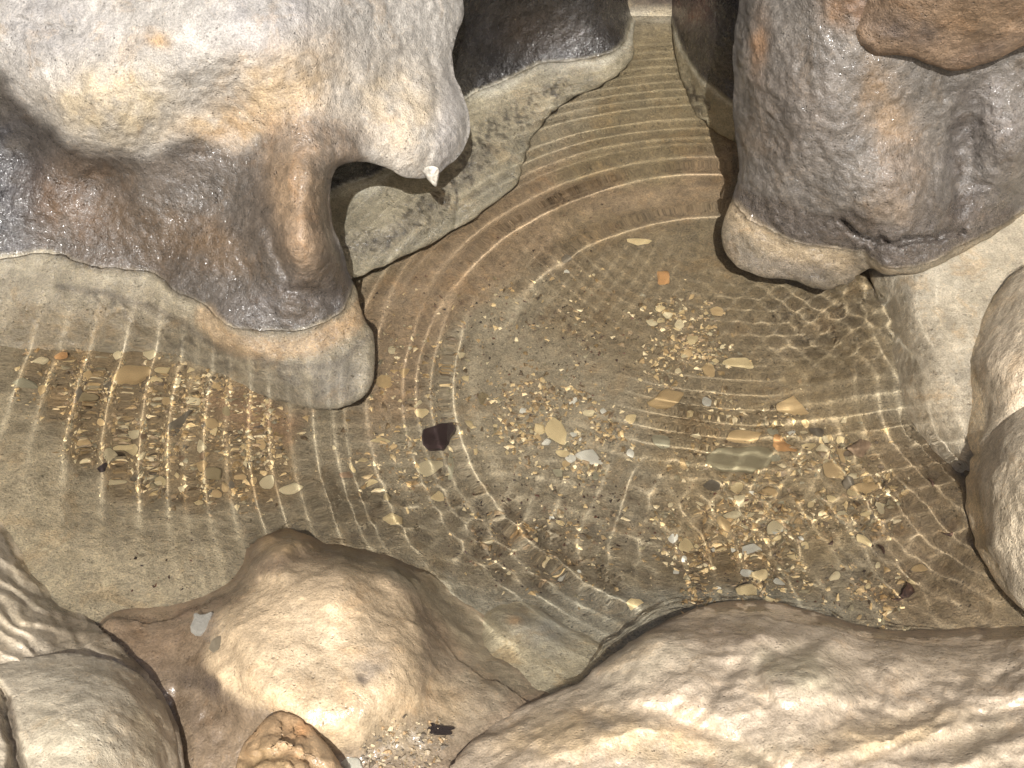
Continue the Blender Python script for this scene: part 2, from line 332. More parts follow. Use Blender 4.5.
for k in range(6):
    for a in range(10): tipF.append((k * 10 + a, k * 10 + (a + 1) % 10, k * 10 + 10 + (a + 1) % 10, k * 10 + 10 + a))
tipF.append(tuple(range(60, 70)))
M_tip = stone_material('pale_drip_calcite', (160, 154, 142), .35)
me = mesh_from('drip_tip', tipV, tipF, [M_tip]); tip = add_obj('drip_tip', me, overhang)

# -- dark back wall with its grey drowned bench
WLB = [(320, 197), (345, 186), (385, 171), (430, 140), (470, 97), (495, 86), (520, 75), (545, 63), (600, 56), (622, 46), (630, 22), (637, 6)]
rock('rock_wall', 'black wet back wall with grey cracked ledge under water, left of the narrow inlet', 'rock wall',
    [(280, -140), (648, -140), (644, -20, 8), (637, 8, 8), (633, 40, 6), (635, 58, 4), (622, 72, 4), (605, 84, 4), (590, 90, 4), (570, 98, 4), (555, 110, 4), (543, 122, 4), (530, 140, 4), (524, 160, 4), (520, 180, 4), (505, 195, 4), (490, 208, 4), (470, 224, 4), (448, 233, 4), (430, 245, 4), (400, 258, 4), (380, 268, 4), (355, 278, 4), (335, 290), (290, 290), (240, 200)],
    [(u, v, 0) for u, v in WLB] + [(632, 62, -.018), (605, 84, -.028), (570, 98, -.034), (540, 125, -.04), (520, 180, -.046), (470, 224, -.046), (430, 245, -.046), (400, 258, -.046), (355, 278, -.042), (400, 215, -.022), (480, 150, -.024), (560, 88, -.018), (300, 280, -.04),
     (560, 0, .075), (500, 0, .1), (600, 0, .06), (500, -120, .3), (600, -120, .22), (640, -120, .2), (470, 30, .08), (340, 160, .05), (370, 150, .045), (400, 100, .1), (350, 0, .2), (300, -120, .32), (300, 150, .07)],
    (44, 41, 38),
    [('blob', (540, 30, 60, 25, 0), (60, 52, 45), 1, 10, .7, .9), ('blob', (480, 30, 25, 40, 0), (42, 41, 43), 1, 10, .7, 1), ('blob', (590, 20, 25, 40, 0), (66, 64, 62), 1, 10, .5, 1),
     ('z', .001, (152, 143, 120),   .003, .003, 1, .3), ('band', (.001, -.007), (186, 180, 162), .006, .012, .85, .7),
     ('line', ([(350, 245), (400, 226), (450, 190), (490, 150)], 9), (104, 97, 84), 7, 14, .55), ('speck', ([(345, 250), (400, 226), (450, 190), (500, 130), (560, 95)], 16, .12), (72, 66, 56), 8, 4, .8), ('line', ([(452, 175), (458, 196), (455, 214)], .9), (60, 54, 46), .7, 2, .8), ('line', ([(400, 250), (440, 222), (500, 182), (520, 140)], 1.0), (88, 80, 66), .8, 6, .6), ('line', ([(380, 262), (440, 232), (500, 190), (530, 130), (590, 85)], 7), (126, 120, 102), 4, 6, .6)],
    creases=[([(455, 228), (460, 200), (490, 175), (515, 160)], 2.2, .004), ([(590, 92), (560, 88), (535, 108)], 2, .003)], seed=4, gain=.82, T=.05, step=2.5, wet=.85, mat=M_rough, jitter=1.2, disp=(.004, 9, .002, 32, .001, 110))
# -- dark wall right of the inlet
rock('rock_wall', 'dark reddish brown wall corner with grey foot, right of the narrow inlet', 'rock wall',
    [(674, -140), (672, -10, 5), (668, 6, 5), (672, 24, 3), (674, 50, 2), (682, 85, 2), (700, 122), (735, 145), (820, 160), (820, -140)],
    [(670, 14, 0), (680, 42, 0), (690, 62, 0), (705, 80, 0), (733, 104, 0), (790, 132, 0), (676, 60, -.03), (686, 90, -.045), (702, 122, -.062), (735, 142, -.062), (810, 158, -.05), (700, 20, .06), (720, 60, .045), (735, 80, .025), (690, 0, .06), (672, -20, .05), (700, -120, .22), (790, -120, .28), (790, 60, .1)],
    (50, 44, 41),
    [('blob', (692, 8, 18, 22, 0), (96, 58, 42), 1, 6, .8, .9), ('z', .001, (142, 132, 108),   .003, .003, 1, .3), ('band', (.001, -.008), (184, 178, 160), .006, .012, .85, .7), ('speck', ([(690, 95), (704, 108)], 9, .0), (66, 58, 48), 5, 3, .9)],
    seed=6, gain=0.8, T=.05, step=2.5, wet=.85, jitter=1.2)
# -- big boulder, upper right
rock('boulder', 'big grey brown wet boulder with tan lime rim dipping into the water at back right', 'boulder',
    [(742, -140, 10), (741, -40, 22), (740, 0, 24), (735, 30, 24), (733, 60, 24), (732, 110, 24), (738, 150, 22), (739, 175, 18), (733, 195, 10), (724, 215, 10), (720, 240, 10), (726, 256, 9), (738, 268, 8), (765, 279, 7), (795, 281, 7), (806, 287, 7), (825, 290, 7), (846, 285, 7), (862, 275, 6), (869, 267, 5), (880, 274, 5), (900, 277, 5), (926, 272, 5), (956, 257, 4), (986, 240, 3), (1012, 222), (1042, 207), (1150, 195), (1150, -140)],
    [(728, 200, 0), (745, 215, 0), (775, 231, 0), (810, 243, 0), (850, 250, 0), (868, 256, 0), (880, 264, 0), (905, 267, 0), (925, 263, 0), (955, 249, 0), (1000, 223, 0), (1030, 205, 0), (1140, 185, 0),
     (722, 240, -.03), (738, 266, -.045), (790, 279, -.05), (825, 288, -.055), (860, 273, -.035), (738, 150, .055), (735, 60, .155), (745, 0, .215), (850, 100, .175), (850, 200, .065), (900, 150, .12), (968, 150, .097), (1012, 150, .102), (1010, 80, .175), (850, 50, .225), (780, 100, .15), (780, 180, .065), (900, 225, .04), (960, 222, .03), (1140, 100, .15), (850, -120, .4), (1000, -120, .38), (745, -120, .31), (1140, -100, .36)],
    (118, 112, 104),
    [('blob', (800, 110, 60, 70, 0), (124, 114, 104), 1, 12, .6), ('blob', (885, 115, 22, 55, -10), (152, 128, 100), 1, 12, .7), ('blob', (900, 170, 30, 30, 0), (140, 126, 112), 1, 12, .6), ('blob', (892, 212, 34, 20, 10), (146, 128, 108), 1, 9, .7), ('blob', (762, 45, 9, 32, 6), (150, 116, 84), 1, 8, .75), ('blob', (840, 10, 20, 18, 0), (148, 118, 88), 1, 8, .7), ('blob', (875, 10, 40, 20, 0), (140, 108, 84), 1, 8, .6),
     ('blob', (965, 130, 20, 70, 8), (92, 86, 82), 1, 8, .75, .9), ('blob', (960, 215, 60, 25, -20), (88, 82, 78), 1, 10, .8, 1), ('blob', (1005, 120, 22, 50, 0), (124, 116, 110), 1, 8, .6, .8),
     ('poly', [(730, 170), (760, 195), (800, 205), (850, 212), (880, 225), (930, 232), (1000, 200), (1040, 215), (960, 262), (905, 280), (880, 278), (850, 264), (810, 256), (775, 244), (745, 230), (720, 205)], (92, 84, 77), 6, 12, .85, 1),
     ('z', .001, (142, 130, 110),   .003, .003, 1, .35), ('band', (.0, -.008), (160, 150, 130), .006, .012, .7, .6),
     ('line', ([(729, 209), (745, 226), (775, 244), (810, 256), (845, 260)], 10), (180, 162, 134), 6, 7, .85, .8), ('blob', (790, 270, 60, 12, 5), (128, 119, 106), 1, 6, .7)],
    bulges=[(892, 195, 50, 42, 0, .016), (800, 120, 70, 90, 0, .01), (968, 150, 14, 80, 8, -.005), (1010, 160, 30, 60, 0, .01)],
    creases=[([(838, 220), (855, 235), (872, 243), (895, 242), (915, 241), (935, 238), (962, 232)], 2.4, .012), ([(868, 267), (862, 250), (872, 243)], 3, .004), ([(945, 60), (958, 110), (952, 170), (962, 225)], 7, .0025)],
    seed=8, gain=.79, T=.14, step=2.2, wet=.5, disp=(.006, 12, .0030, 44, .0018, 120))
rock('rock_overhang', 'rusty orange brown rock lip overlapping the top of the back right boulder', 'rock',
    [(826, -140), (830, -20, 8), (843, 20, 10), (856, 44, 11), (872, 56, 12), (895, 55, 12), (915, 58, 12), (935, 66, 12), (955, 71, 12), (975, 67, 12), (1000, 59, 12), (1026, 45, 12), (1150, 8, 12), (1150, -140)],
    [(870, 50, .234), (890, 22, .27), (955, 66, .214), (1024, 42, .242), (1140, 10, .29), (900, 0, .3), (1000, 0, .31), (834, -20, .264), (847, 20, .249), (860, 44, .238), (850, -120, .41), (1000, -120, .43), (1140, -120, .43), (930, 40, .254)],
    (156, 132, 108), [('blob', (910, 30, 35, 14, 10), (120, 108, 100), 1, 10, .8), ('blob', (980, 15, 40, 20, -10), (158, 132, 104), 1, 10, .7), ('blob', (985, 50, 35, 8, -20), (126, 110, 98), 1, 6, .7)],
    seed=10, gain=0.74, T=.03, step=2.5, wet=.4, disp=(.005, 12, .002, 40, .0010, 120))
# -- pale drowned ledge, right
rock('rock_ledge', 'pale sandy limestone ledge lying shallow under the water beside the right boulders', 'rock ledge',
    [(868, 250), (866, 262, 3), (872, 285, 3), (880, 305, 3), (878, 330, 3), (886, 350, 3), (889, 375, 3), (884, 395, 3), (898, 422, 2), (925, 452), (968, 490), (1000, 520), (1150, 520), (1150, 170), (1026, 185), (950, 230)],
    [(872, 275, -.07), (905, 300, -.03), (878, 305, -.1), (882, 340, -.112), (887, 390, -.115), (912, 345, -.04), (918, 390, -.05), (940, 300, -.018), (960, 400, -.03), (1000, 250, -.014), (1024, 218, -.006), (900, 422, -.11), (926, 452, -.1), (970, 490, -.09), (1000, 520, -.08), (960, 450, -.06), (1150, 500, -.05), (1150, 200, .0), (950, 235, -.012)],
    (168, 158, 138), [('blob', (930, 280, 60, 25, -20), (178, 170, 152), 1, 10, .6), ('blob', (930, 420, 40, 40, 0), (160, 147, 124), 1, 12, .7), ('line', ([(880, 290), (879, 330), (889, 375), (885, 395)], 4), (150, 138, 110), 3, 4, .5)],
    seed=12, gain=1, T=.03, step=3, mat=M_under, wet=.2, disp=(.003, 10, .0012, 40, .0004, 110))
# -- right boulders
rock('boulder', 'upper of two smooth beige boulders at the right edge, above the crease', 'boulder',
    [(1150, 240), (1042, 257, 12), (1020, 269, 14), (1003, 285, 8), (988, 303, 4), (976, 323), (966, 345), (963, 365), (965, 385), (967, 405), (968, 425), (966, 452), (1002, 475), (1150, 470)],
    [(964, 360, -.035), (976, 323, -.028), (967, 405, -.04), (967, 436, -.045), (982, 440, .004), (974, 360, .0), (984, 325, .0), (982, 400, .0), (1003, 287, .004), (1042, 260, .02), (990, 410, .012), (1008, 335, .045), (1022, 295, .045), (1060, 350, .085), (1140, 350, .11), (1000, 410, .03), (1025, 430, .035), (1150, 260, .05), (1140, 440, .06)],
    (186, 172, 148), [('line', ([(1003, 285), (980, 325), (971, 360), (978, 395), (990, 430)], 6), (164, 150, 126), 5, 4, .6, .6), ('blob', (1005, 370, 25, 40, 0), (192, 174, 148), 1, 8, .6)],
    seed=14, gain=1.25, T=.16, step=2.5, mat=M_rough, wet=.25, disp=(.003, 12, .0014, 44, .0010, 130))
rock('boulder', 'lower of two smooth beige boulders at the right edge, below the crease', 'boulder',
    [(1150, 370), (1042, 394, 10), (1024, 402, 12), (1004, 417, 14), (988, 435, 8), (972, 455, 4), (965, 480), (966, 510), (974, 542), (986, 568, 3), (1004, 592, 5), (1024, 612, 6), (1062, 644, 6), (1150, 690)],
    [(965, 482, -.045), (972, 455, -.03), (974, 542, -.04), (986, 568, -.03), (975, 482, 0), (986, 546, 0), (984, 452, .01), (1004, 418, .035), (1030, 402, .055), (1008, 588, 0), (1062, 642, .0), (1000, 480, .05), (1016, 540, .045), (1030, 440, .08), (1085, 500, .12), (1140, 600, .1), (1140, 420, .12), (1140, 680, .02)],
    (186, 172, 148), [('line', ([(978, 455), (973, 485), (976, 515), (985, 542), (1010, 588)], 5), (156, 142, 120), 5, 4, .6, .6), ('blob', (1010, 500, 25, 50, 10), (194, 178, 150), 1, 8, .6)],
    seed=16, gain=1.25, T=.16, step=2.5, mat=M_rough, wet=.25, disp=(.002, 12, .0014, 44, .0010, 130))
# -- front right slab
def wrinkles(P):
    a = math.radians(-13); x_ = P[:, 0] * math.cos(a) + P[:, 1] * math.sin(a); y_ = -P[:, 0] * math.sin(a) + P[:, 1] * math.cos(a)
    y_ = y_ + 26 * fbm2(P[:, 0], P[:, 1], .008, 3, 60); n = fbm2(x_ * .38, y_, .022, 3, 62); m = fbm2(x_ * .5, y_, .08, 3, 64)
    return .0055 * (1 - 2.2 * np.abs(n)) + .0016 * m
rock('rock_slab', 'broad wet cream flowstone slab with rounded pads along the front right', 'rock',
    [(420, 920), (440, 800), (447, 768, 5), (470, 742, 6), (500, 718, 7), (525, 703, 6), (560, 691, 6), (584, 681, 7), (600, 664, 7), (625, 645, 7), (655, 627, 6), (685, 612, 3), (715, 602), (760, 600), (800, 608), (840, 619), (880, 630), (940, 631), (1026, 624), (1150, 624), (1150, 920)],
    [(600, 664, .004), (655, 627, .0), (690, 613, -.012), (720, 602, -.045), (760, 600, -.05), (840, 619, -.052), (900, 631, -.054), (1024, 625, -.05), (1140, 625, -.05), (720, 613, .0), (760, 613, .0), (840, 633, .0), (900, 644, .0), (1024, 639, .0), (1140, 640, .0), (720, 630, .022), (850, 650, .018), (950, 660, .016), (500, 718, .012), (560, 691, .006), (455, 760, .035), (620, 690, .045), (700, 660, .05), (760, 645, .042), (800, 680, .062), (865, 690, .045), (920, 680, .03), (1000, 670, .028), (1020, 720, .055), (920, 740, .065), (700, 725, .062), (600, 730, .062), (520, 760, .055), (600, 800, .08), (800, 800, .09), (1000, 800, .085), (600, 910, .09), (1000, 910, .12), (440, 910, .04), (1140, 760, .09)],
    (184, 168, 146),
    [('blob', (640, 655, 70, 30, -25), (198, 184, 158), 1, 14, .7, .5), ('blob', (700, 630, 90, 16, 5), (140, 124, 106), 1, 10, .8, .8), ('blob', (950, 665, 100, 22, 0), (146, 132, 112), 1, 12, .75, .7), ('blob', (800, 670, 45, 25, 10), (176, 166, 140), 1, 6, .7, .5),
     ('blob', (560, 735, 70, 25, -15), (210, 184, 144), 1, 12, .7, .5), ('blob', (650, 740, 60, 22, 10), (216, 190, 148), 1, 12, .6, .6), ('blob', (890, 735, 70, 18, -12), (196, 172, 134), 1, 12, .7), ('blob', (980, 740, 50, 30, 0), (160, 146, 122), 1, 12, .6, .5), ('blob', (760, 755, 60, 20, 0), (188, 172, 142), 1, 12, .5, .5), ('blob', (600, 722, 14, 6, 20), (150, 140, 128), 1, 6, .7)],
    bulges=[(800, 682, 48, 30, 12, .012), (690, 692, 60, 22, 20, .010), (580, 738, 80, 30, -14, .013), (900, 735, 90, 14, -14, .01), (980, 690, 70, 10, -12, .006), (1000, 750, 60, 14, -14, .008), (640, 655, 50, 16, -28, .011)],
    creases=[([(768, 700), (756, 680), (758, 662), (775, 650), (805, 645)], 7, .007), ([(876, 705), (880, 690), (862, 668), (835, 652)], 7, .004), ([(590, 712), (640, 705), (690, 724), (735, 742), (790, 775)], 8, .006), ([(830, 735), (838, 712), (900, 712), (1024, 678)], 9, .006), ([(700, 716), (715, 690), (740, 660)], 6, .005), ([(860, 760), (950, 720), (1030, 705)], 5, .005)],
    extra=wrinkles, seed=18, gain=1.05, T=.13, step=2.5, mat=M_smooth, wet=.75, disp=(.005, 9, .0018, 36, .0010, 110))
# -- front dome and skirt
rock('rock_dome', 'rounded orange tan flowstone dome with a wet brown skirt at the front', 'rock',
    [(80, 640), (96, 622, 2), (112, 611), (150, 605), (198, 596), (226, 584), (240, 562, 2), (250, 543, 2), (267, 533), (286, 528), (306, 533), (322, 541), (347, 546), (392, 555), (422, 567), (447, 587), (480, 606), (510, 640), (545, 672), (580, 696), (560, 740), (520, 790), (500, 920), (170, 920), (176, 800), (172, 740), (150, 700), (120, 670)],
    [(96, 622, -.012), (112, 611, -.014), (150, 605, -.018), (198, 596, -.022), (226, 584, -.03), (240, 562, -.05), (286, 528, -.062), (322, 538, -.06), (347, 546, -.06), (392, 555, -.06), (422, 567, -.065), (112, 619, 0), (200, 606, 0), (234, 592, 0), (250, 566, 0), (270, 543, 0), (288, 538, 0), (304, 543, 0), (345, 557, 0), (390, 568, -.004), (420, 582, -.018), (447, 588, -.065), (480, 607, -.07), (475, 630, -.042), (510, 642, -.05), (520, 665, -.025), (545, 674, -.035), (578, 696, -.02), (320, 640, .018), (260, 580, .008), (310, 560, .006), (380, 585, .008), (425, 650, .02), (455, 700, .022), (490, 720, .02), (200, 640, .018), (170, 680, .014), (215, 720, .022), (300, 760, .035), (420, 765, .028), (320, 910, .04), (190, 900, .01), (480, 900, .02), (300, 550, .004), (410, 605, .004), (450, 640, -.006), (140, 640, .006)],
    (140, 122, 100),
    [('blob', (150, 640, 60, 30, 0), (122, 102, 80), 1, 8, .8, 1), ('blob', (200, 700, 50, 50, 0), (112, 97, 80), 1, 12, .85, 1), ('poly', [(205, 660), (222, 615), (250, 580), (290, 560), (340, 560), (385, 575), (412, 605), (422, 650), (420, 700), (390, 740), (330, 750), (270, 710), (225, 690)], (204, 180, 146), 7, 14, 1, .9),
     ('blob', (285, 540, 28, 14, 0), (176, 150, 112), 1, 5, .8, .6), ('blob', (318, 650, 60, 50, 0), (210, 190, 160), 1, 10, .6, .9), ('line', ([(235, 600), (262, 568), (310, 553), (375, 566), (415, 590), (440, 640)], 7), (122, 104, 84), 6, 7, .5, .9),
     ('poly', [(330, 548), (390, 560), (430, 572), (480, 615), (500, 650), (540, 690), (500, 690), (460, 640), (420, 596), (370, 568)], (136, 126, 104), 8, 8, .8, .3), ('blob', (470, 690, 40, 40, 30), (156, 144, 122), 1, 10, .8, .7), ('blob', (440, 700, 30, 25, 0), (178, 154, 120), 1, 10, .6, .5),
     ('blob', (372, 665, 18, 12, -40), (150, 140, 128), 1, 8, .6), ('blob', (360, 680, 5, 5, 0), (96, 86, 76), 1, 6, .8), ('blob', (395, 735, 60, 26, 0), (152, 138, 114), 1, 12, .7, .5), ('blob', (212, 690, 26, 10, 20), (90, 80, 72), 1, 10, .7, 1), ('line', ([(180, 615), (235, 595)], 5), (110, 84, 66), 5, 5, .6, .8)],
    bulges=[(286, 545, 20, 9, 0, .006), (318, 652, 110, 96, 0, .036, 3.4), (316, 668, 84, 72, 0, .022, 1.2)], creases=[([(172, 700), (180, 740), (186, 790)], 8, .006), ([(225, 645), (240, 690), (280, 720)], 9, .006)],
    seed=20, gain=.94, T=.1, step=2.5, mat=M_smooth, wet=.6, disp=(.004, 10, .0022, 34, .001, 100))
rock('boulder', 'smooth grey drowned rock under the shallow water between dome and cream slab', 'boulder',
    [(432, 590), (450, 598, 3), (470, 605, 4), (492, 597, 5), (516, 594, 5), (546, 600, 5), (576, 614, 5), (606, 630, 5), (630, 640), (610, 680), (570, 710), (520, 720), (480, 690), (450, 640)],
    [(436, 592, -.085), (460, 604, -.09), (492, 597, -.095), (516, 594, -.095), (546, 600, -.095), (576, 614, -.095), (606, 631, -.085), (628, 641, -.07), (500, 612, -.05), (540, 615, -.048), (590, 640, -.046), (520, 640, -.03), (570, 655, -.028), (500, 680, -.014), (545, 698, -.01), (600, 690, -.01), (470, 640, -.045)],
    (142, 133, 110), [('blob', (545, 630, 40, 20, 20), (134, 132, 122), 1, 10, .7), ('blob', (500, 650, 30, 30, 0), (160, 148, 120), 1, 10, .6), ('blob', (515, 618, 8, 5, 0), (170, 136, 96), 1, 4, .6)], creases=[([(490, 615), (503, 632), (510, 650)], 2, .003)],
    seed=22, gain=1.1, T=.06, step=2.5, mat=M_under, wet=.3, disp=(.003, 14, .0015, 40, .0005, 100))
rock('rock', 'small craggy orange brown rock knob at the bottom edge below the dome', 'rock',
    [(222, 860), (232, 775, 5), (246, 736, 7), (268, 715, 7), (285, 711, 7), (306, 720, 7), (324, 740, 7), (346, 768, 6), (364, 830), (340, 870)],
    [(285, 745, .1), (258, 765, .088), (300, 800, .105), (335, 775, .072), (285, 714, .08), (246, 738, .07), (232, 775, .06), (346, 770, .06), (225, 850, .06), (360, 840, .06), (310, 735, .085)],
    (172, 144, 110), [('blob', (270, 765, 30, 18, 0), (160, 136, 100), 1, 8, .8), ('blob', (325, 755, 14, 20, 0), (150, 128, 100), 1, 8, .7), ('blob', (300, 728, 12, 8, 0), (206, 154, 104), 1, 4, .7)], creases=[([(245, 760), (285, 748), (320, 770)], 4, .008), ([(285, 712), (292, 740)], 3, .005)],
    seed=24, gain=1.05, T=.06, step=2, mat=M_smooth, wet=.6, disp=(.008, 22, .004, 50, .0015, 120))
# -- front left
def ridges(P):
    a = math.radians(62); s = (P[:, 0] * math.cos(a) + P[:, 1] * math.sin(a)); n = fbm2(P[:, 0], P[:, 1], .02, 3, 51)
    t = -P[:, 0] * math.sin(a - .5) + P[:, 1] * math.cos(a - .5)
    k = np.sin((t + 22 * n) * 2 * math.pi / 17.) 
    return .0022 * k * sst(-10, 60, 760 - P[:, 1] + .0 * s)
rock('rock_flank', 'ribbed grey brown flowstone flank sloping down to the water at front left', 'rock',
    [(-140, 470), (-12, 508), (9, 524), (26, 549), (46, 579), (66, 601), (89, 616, 3), (109, 635, 6), (131, 655, 8), (151, 677, 8), (167, 700, 8), (180, 731, 8), (187, 770, 8), (190, 920), (-140, 920)],
    [(-12, 508, -.03), (26, 549, -.028), (66, 601, -.02), (89, 616, -.008), (0, 530, 0), (20, 556, 0), (60, 609, 0), (45, 610, .02), (10, 570, .018), (107, 640, .028), (150, 680, .025), (179, 732, .028), (186, 770, .03), (0, 600, .04), (40, 640, .045), (-110, 550, .06), (-110, 720, .09), (80, 662, .045), (100, 720, .055), (60, 800, .06), (-110, 900, .1), (180, 900, .03)],
    (170, 158, 138), [('blob', (20, 600, 30, 60, 30), (166, 152, 126), 1, 10, .6, .6), ('line', ([(60, 612), (130, 664), (175, 735)], 9), (116, 102, 82), 7, 7, .7, .8), ('blob', (60, 635, 40, 15, 30), (140, 126, 104), 1, 8, .7, .7)],
    extra=ridges, seed=26, gain=1.12, T=.1, step=2.2, mat=M_smooth, wet=.7, disp=(.003, 12, .002, 40, .0008, 110))
rock('boulder', 'round smooth greyish cream ball of flowstone in the bottom left corner', 'boulder',
    [(-140, 700), (-20, 672, 10), (20, 657, 20), (60, 653, 24), (100, 656, 26), (130, 667, 26), (155, 689, 26), (170, 714, 26), (177, 745, 24), (179, 780, 20), (178, 880), (-140, 900)],
    [(20, 660, .07), (60, 656, .07), (100, 658, .066), (130, 670, .06), (155, 692, .05), (170, 716, .046), (177, 748, .046), (85, 715, .115), (40, 710, .11), (130, 725, .095), (85, 780, .125), (20, 760, .12), (150, 790, .08), (-20, 690, .09), (-120, 720, .12), (-120, 880, .14), (90, 880, .14), (175, 870, .06)],
    (182, 170, 148), [('blob', (70, 680, 60, 25, 0), (158, 150, 132), 1, 10, .7), ('blob', (70, 740, 50, 40, 0), (184, 174, 150), 1, 10, .6), ('blob', (150, 720, 20, 50, 0), (150, 136, 108), 1, 8, .6), ('line', ([(8, 700), (14, 740), (24, 790)], 4), (80, 70, 60), 3, 3, .8)],
    creases=[([(-2, 690), (8, 720), (18, 770), (22, 850)], 5, .02)], seed=28, gain=1.2, T=.12, step=2.5, mat=M_smooth, wet=.7, disp=(.004, 10, .0018, 34, .0007, 100))

# ------------------------------------------------------------------ ground: pool bed running up into the cave floor and walls
BA = [(655, 16, -.012), (655, 40, -.03), (640, 80, -.045), (650, 130, -.068), (600, 150, -.072), (700, 150, -.075), (560, 190, -.085), (480, 260, -.088), (400, 320, -.09), (640, 220, -.105), (540, 300, -.112), (430, 430, -.108), (600, 400, -.12), (740, 350, -.125), (830, 340, -.112), (845, 420, -.11), (740, 460, -.12), (600, 520, -.116), (480, 550, -.102), (700, 570, -.1), (640, 620, -.05), (700, 605, -.05), (760, 605, -.05), (830, 622, -.055), (850, 540, -.098), (940, 560, -.075), (960, 500, -.05), (985, 560, -.04), (1000, 615, -.04), (900, 632, -.055), (960, 470, -.08), (930, 350, -.09), (870, 330, -.085), (872, 390, -.09), (330, 470, -.098), (280, 460, -.086), (280, 540, -.062), (200, 440, -.074), (150, 430, -.068), (60, 400, -.06), (20, 370, -.06), (110, 500, -.056), (60, 480, -.036), (20, 440, -.036), (200, 540, -.036), (120, 540, -.03), (200, 585, -.02), (120, 600, -.014), (110, 613, -.008), (40, 540, -.016), (8, 500, -.018), (240, 575, -.028), (0, 340, -.066), (150, 330, -.08), (520, 612, -.07), (470, 590, -.07), (380, 553, -.05), (320, 540, -.05), (430, 570, -.06), (-80, 450, -.03), (1100, 550, -.08), (800, 250, -.11)]
BP = np.array(BA, float); BXY = unproj(BP[:, 0], BP[:, 1], BP[:, 2])
exw = [(-.5, .45, -.06), (-.2, .5, -.07), (.7, .5, -.05), (.4, .45, -.08), (-.55, -.35, -.02), (-.3, -.42, -.05), (.1, -.42, -.07), (.5, -.42, -.07), (.75, -.1, -.06), (-.7, .1, -.02), (.0, .75, -.02), (.7, .8, .0), (-.6, .8, .0)]
_bf = rbf(np.r_[BXY[:, :2], np.array(exw)[:, :2]] * 3, np.r_[BP[:, 2], np.array(exw)[:, 2]], 2e-4)
def bed_z(x, y):
    z = np.clip(_bf(np.stack([x, y], -1) * 3), -.14, .1) +   .34 * sst(.638, .72, y + .012 * fbm(np.stack([x, y, 0 * x], -1), 12, 2, 69)) * (np.abs(x) < 1)
    o = np.maximum.reduce([(np.abs(x) - .78) / .5, (y - .72) / .45, (-.5 - y) / .9, 0 * x])
    oo = sst(0, 1, o); rise = np.where(y < -.5, .12, np.maximum(1.5 * sst(.8, 1.5, y), 1.3 * sst(.95, 1.7, np.abs(x)) * sst(-1.2, -.4, y)) + .2)  # unseen cave walls, raised so grazing sky reflections on the rocks turn dark
    n = fbm(np.stack([x, y, 0 * x], -1), 4, 4, 70)
    z = z * (1 - oo) + oo * (rise * np.clip(o, 0, 1.6) ** .8 + .12 * n)
    P = np.stack([x, y, 0 * x], -1)
    return z + .0035 * fbm(P, 14, 3, 71) + .0014 * fbm(P, 55, 3, 72)
def axis(a, b, c, d, fine, coarse):
    return np.r_[np.arange(a, b, coarse), np.arange(b, c, fine), np.arange(c, d + coarse, coarse)]
gx = axis(-3, -.72, .72, 3, .004, .04); gy = axis(-2.2, -.46, .84, 3, .004, .04)
GX, GY = np.meshgrid(gx, gy); gX, gY = GX.ravel(), GY.ravel(); gZ = bed_z(gX, gY)
i = np.arange(len(gX)).reshape(GX.shape)
gF = np.stack([i[:-1, :-1], i[:-1, 1:], i[1:, 1:], i[1:, :-1]], -1).reshape(-1, 4)
me = mesh_from('ground', np.stack([gX, gY, gZ], -1), gF, [M_bed])
def wpoly(pts, z): 
    p = np.array(pts, float); return unproj(p[:, 0], p[:, 1], np.full(len(p), z))[:, :2] * 1000
GP = np.stack([gX, gY], -1) * 1000; J = np.stack([fbm2(GP[:, 0], GP[:, 1], .02, 4, 80), fbm2(GP[:, 0], GP[:, 1], .02, 4, 81)], -1)
C = np.repeat(np.r_[lin((142, 130, 105)), .3][None], len(GP), 0)
def gl(C, mk, colr):
    mk = mk[:, None]; return C * (1 - mk) + np.r_[lin(colr), .3][None] * mk
for pts, z, colr, soft, amp, op in [
    ([(330, 330), (420, 230), (540, 170), (660, 120), (740, 130), (740, 200), (640, 225), (520, 270), (440, 330), (420, 400), (360, 440)], -.09, (140, 114, 84), 25, 30, .6),
    ([(600, 100), (630, 40), (690, 40), (720, 130), (660, 170), (560, 170)], -.05, (128, 114, 84), 20, 20, .8),
    ([(560, 220), (720, 220), (880, 280), (880, 400), (760, 400), (640, 380), (540, 330)], -.12, (120, 104, 76), 35, 30, .75),
    ([(10, 365), (60, 345), (150, 345), (230, 370), (300, 410), (300, 490), (230, 505), (130, 497), (90, 480), (60, 430)], -.065, (136, 116, 84), 16, 30, .75),
    ([(-100, 380), (10, 392), (55, 435), (85, 478), (130, 500), (250, 508), (262, 545), (220, 610), (100, 630), (-100, 560)], -.04, (166, 153, 125), 10, 14, 1),
    ([(200, 385), (300, 405), (290, 440), (230, 430)], -.075, (150, 116, 86), 16, 24, .5),
    ([(640, 400), (820, 380), (900, 440), (880, 520), (800, 600), (680, 600), (660, 500)], -.115, (146, 126, 90), 30, 30, .6),
    ([(430, 570), (480, 590), (560, 585), (640, 592), (760, 590), (840, 605), (840, 640), (600, 660), (450, 620)], -.07, (156, 150, 130), 16, 20, .75),
    ([(880, 420), (960, 470), (1040, 600), (1040, 660), (880, 640), (870, 520)], -.09, (138, 118, 88), 25, 25, .7)]:
    C = gl(C, sst(-soft, soft, sdf(GP + J * amp, wpoly(pts, z))) * op, colr)
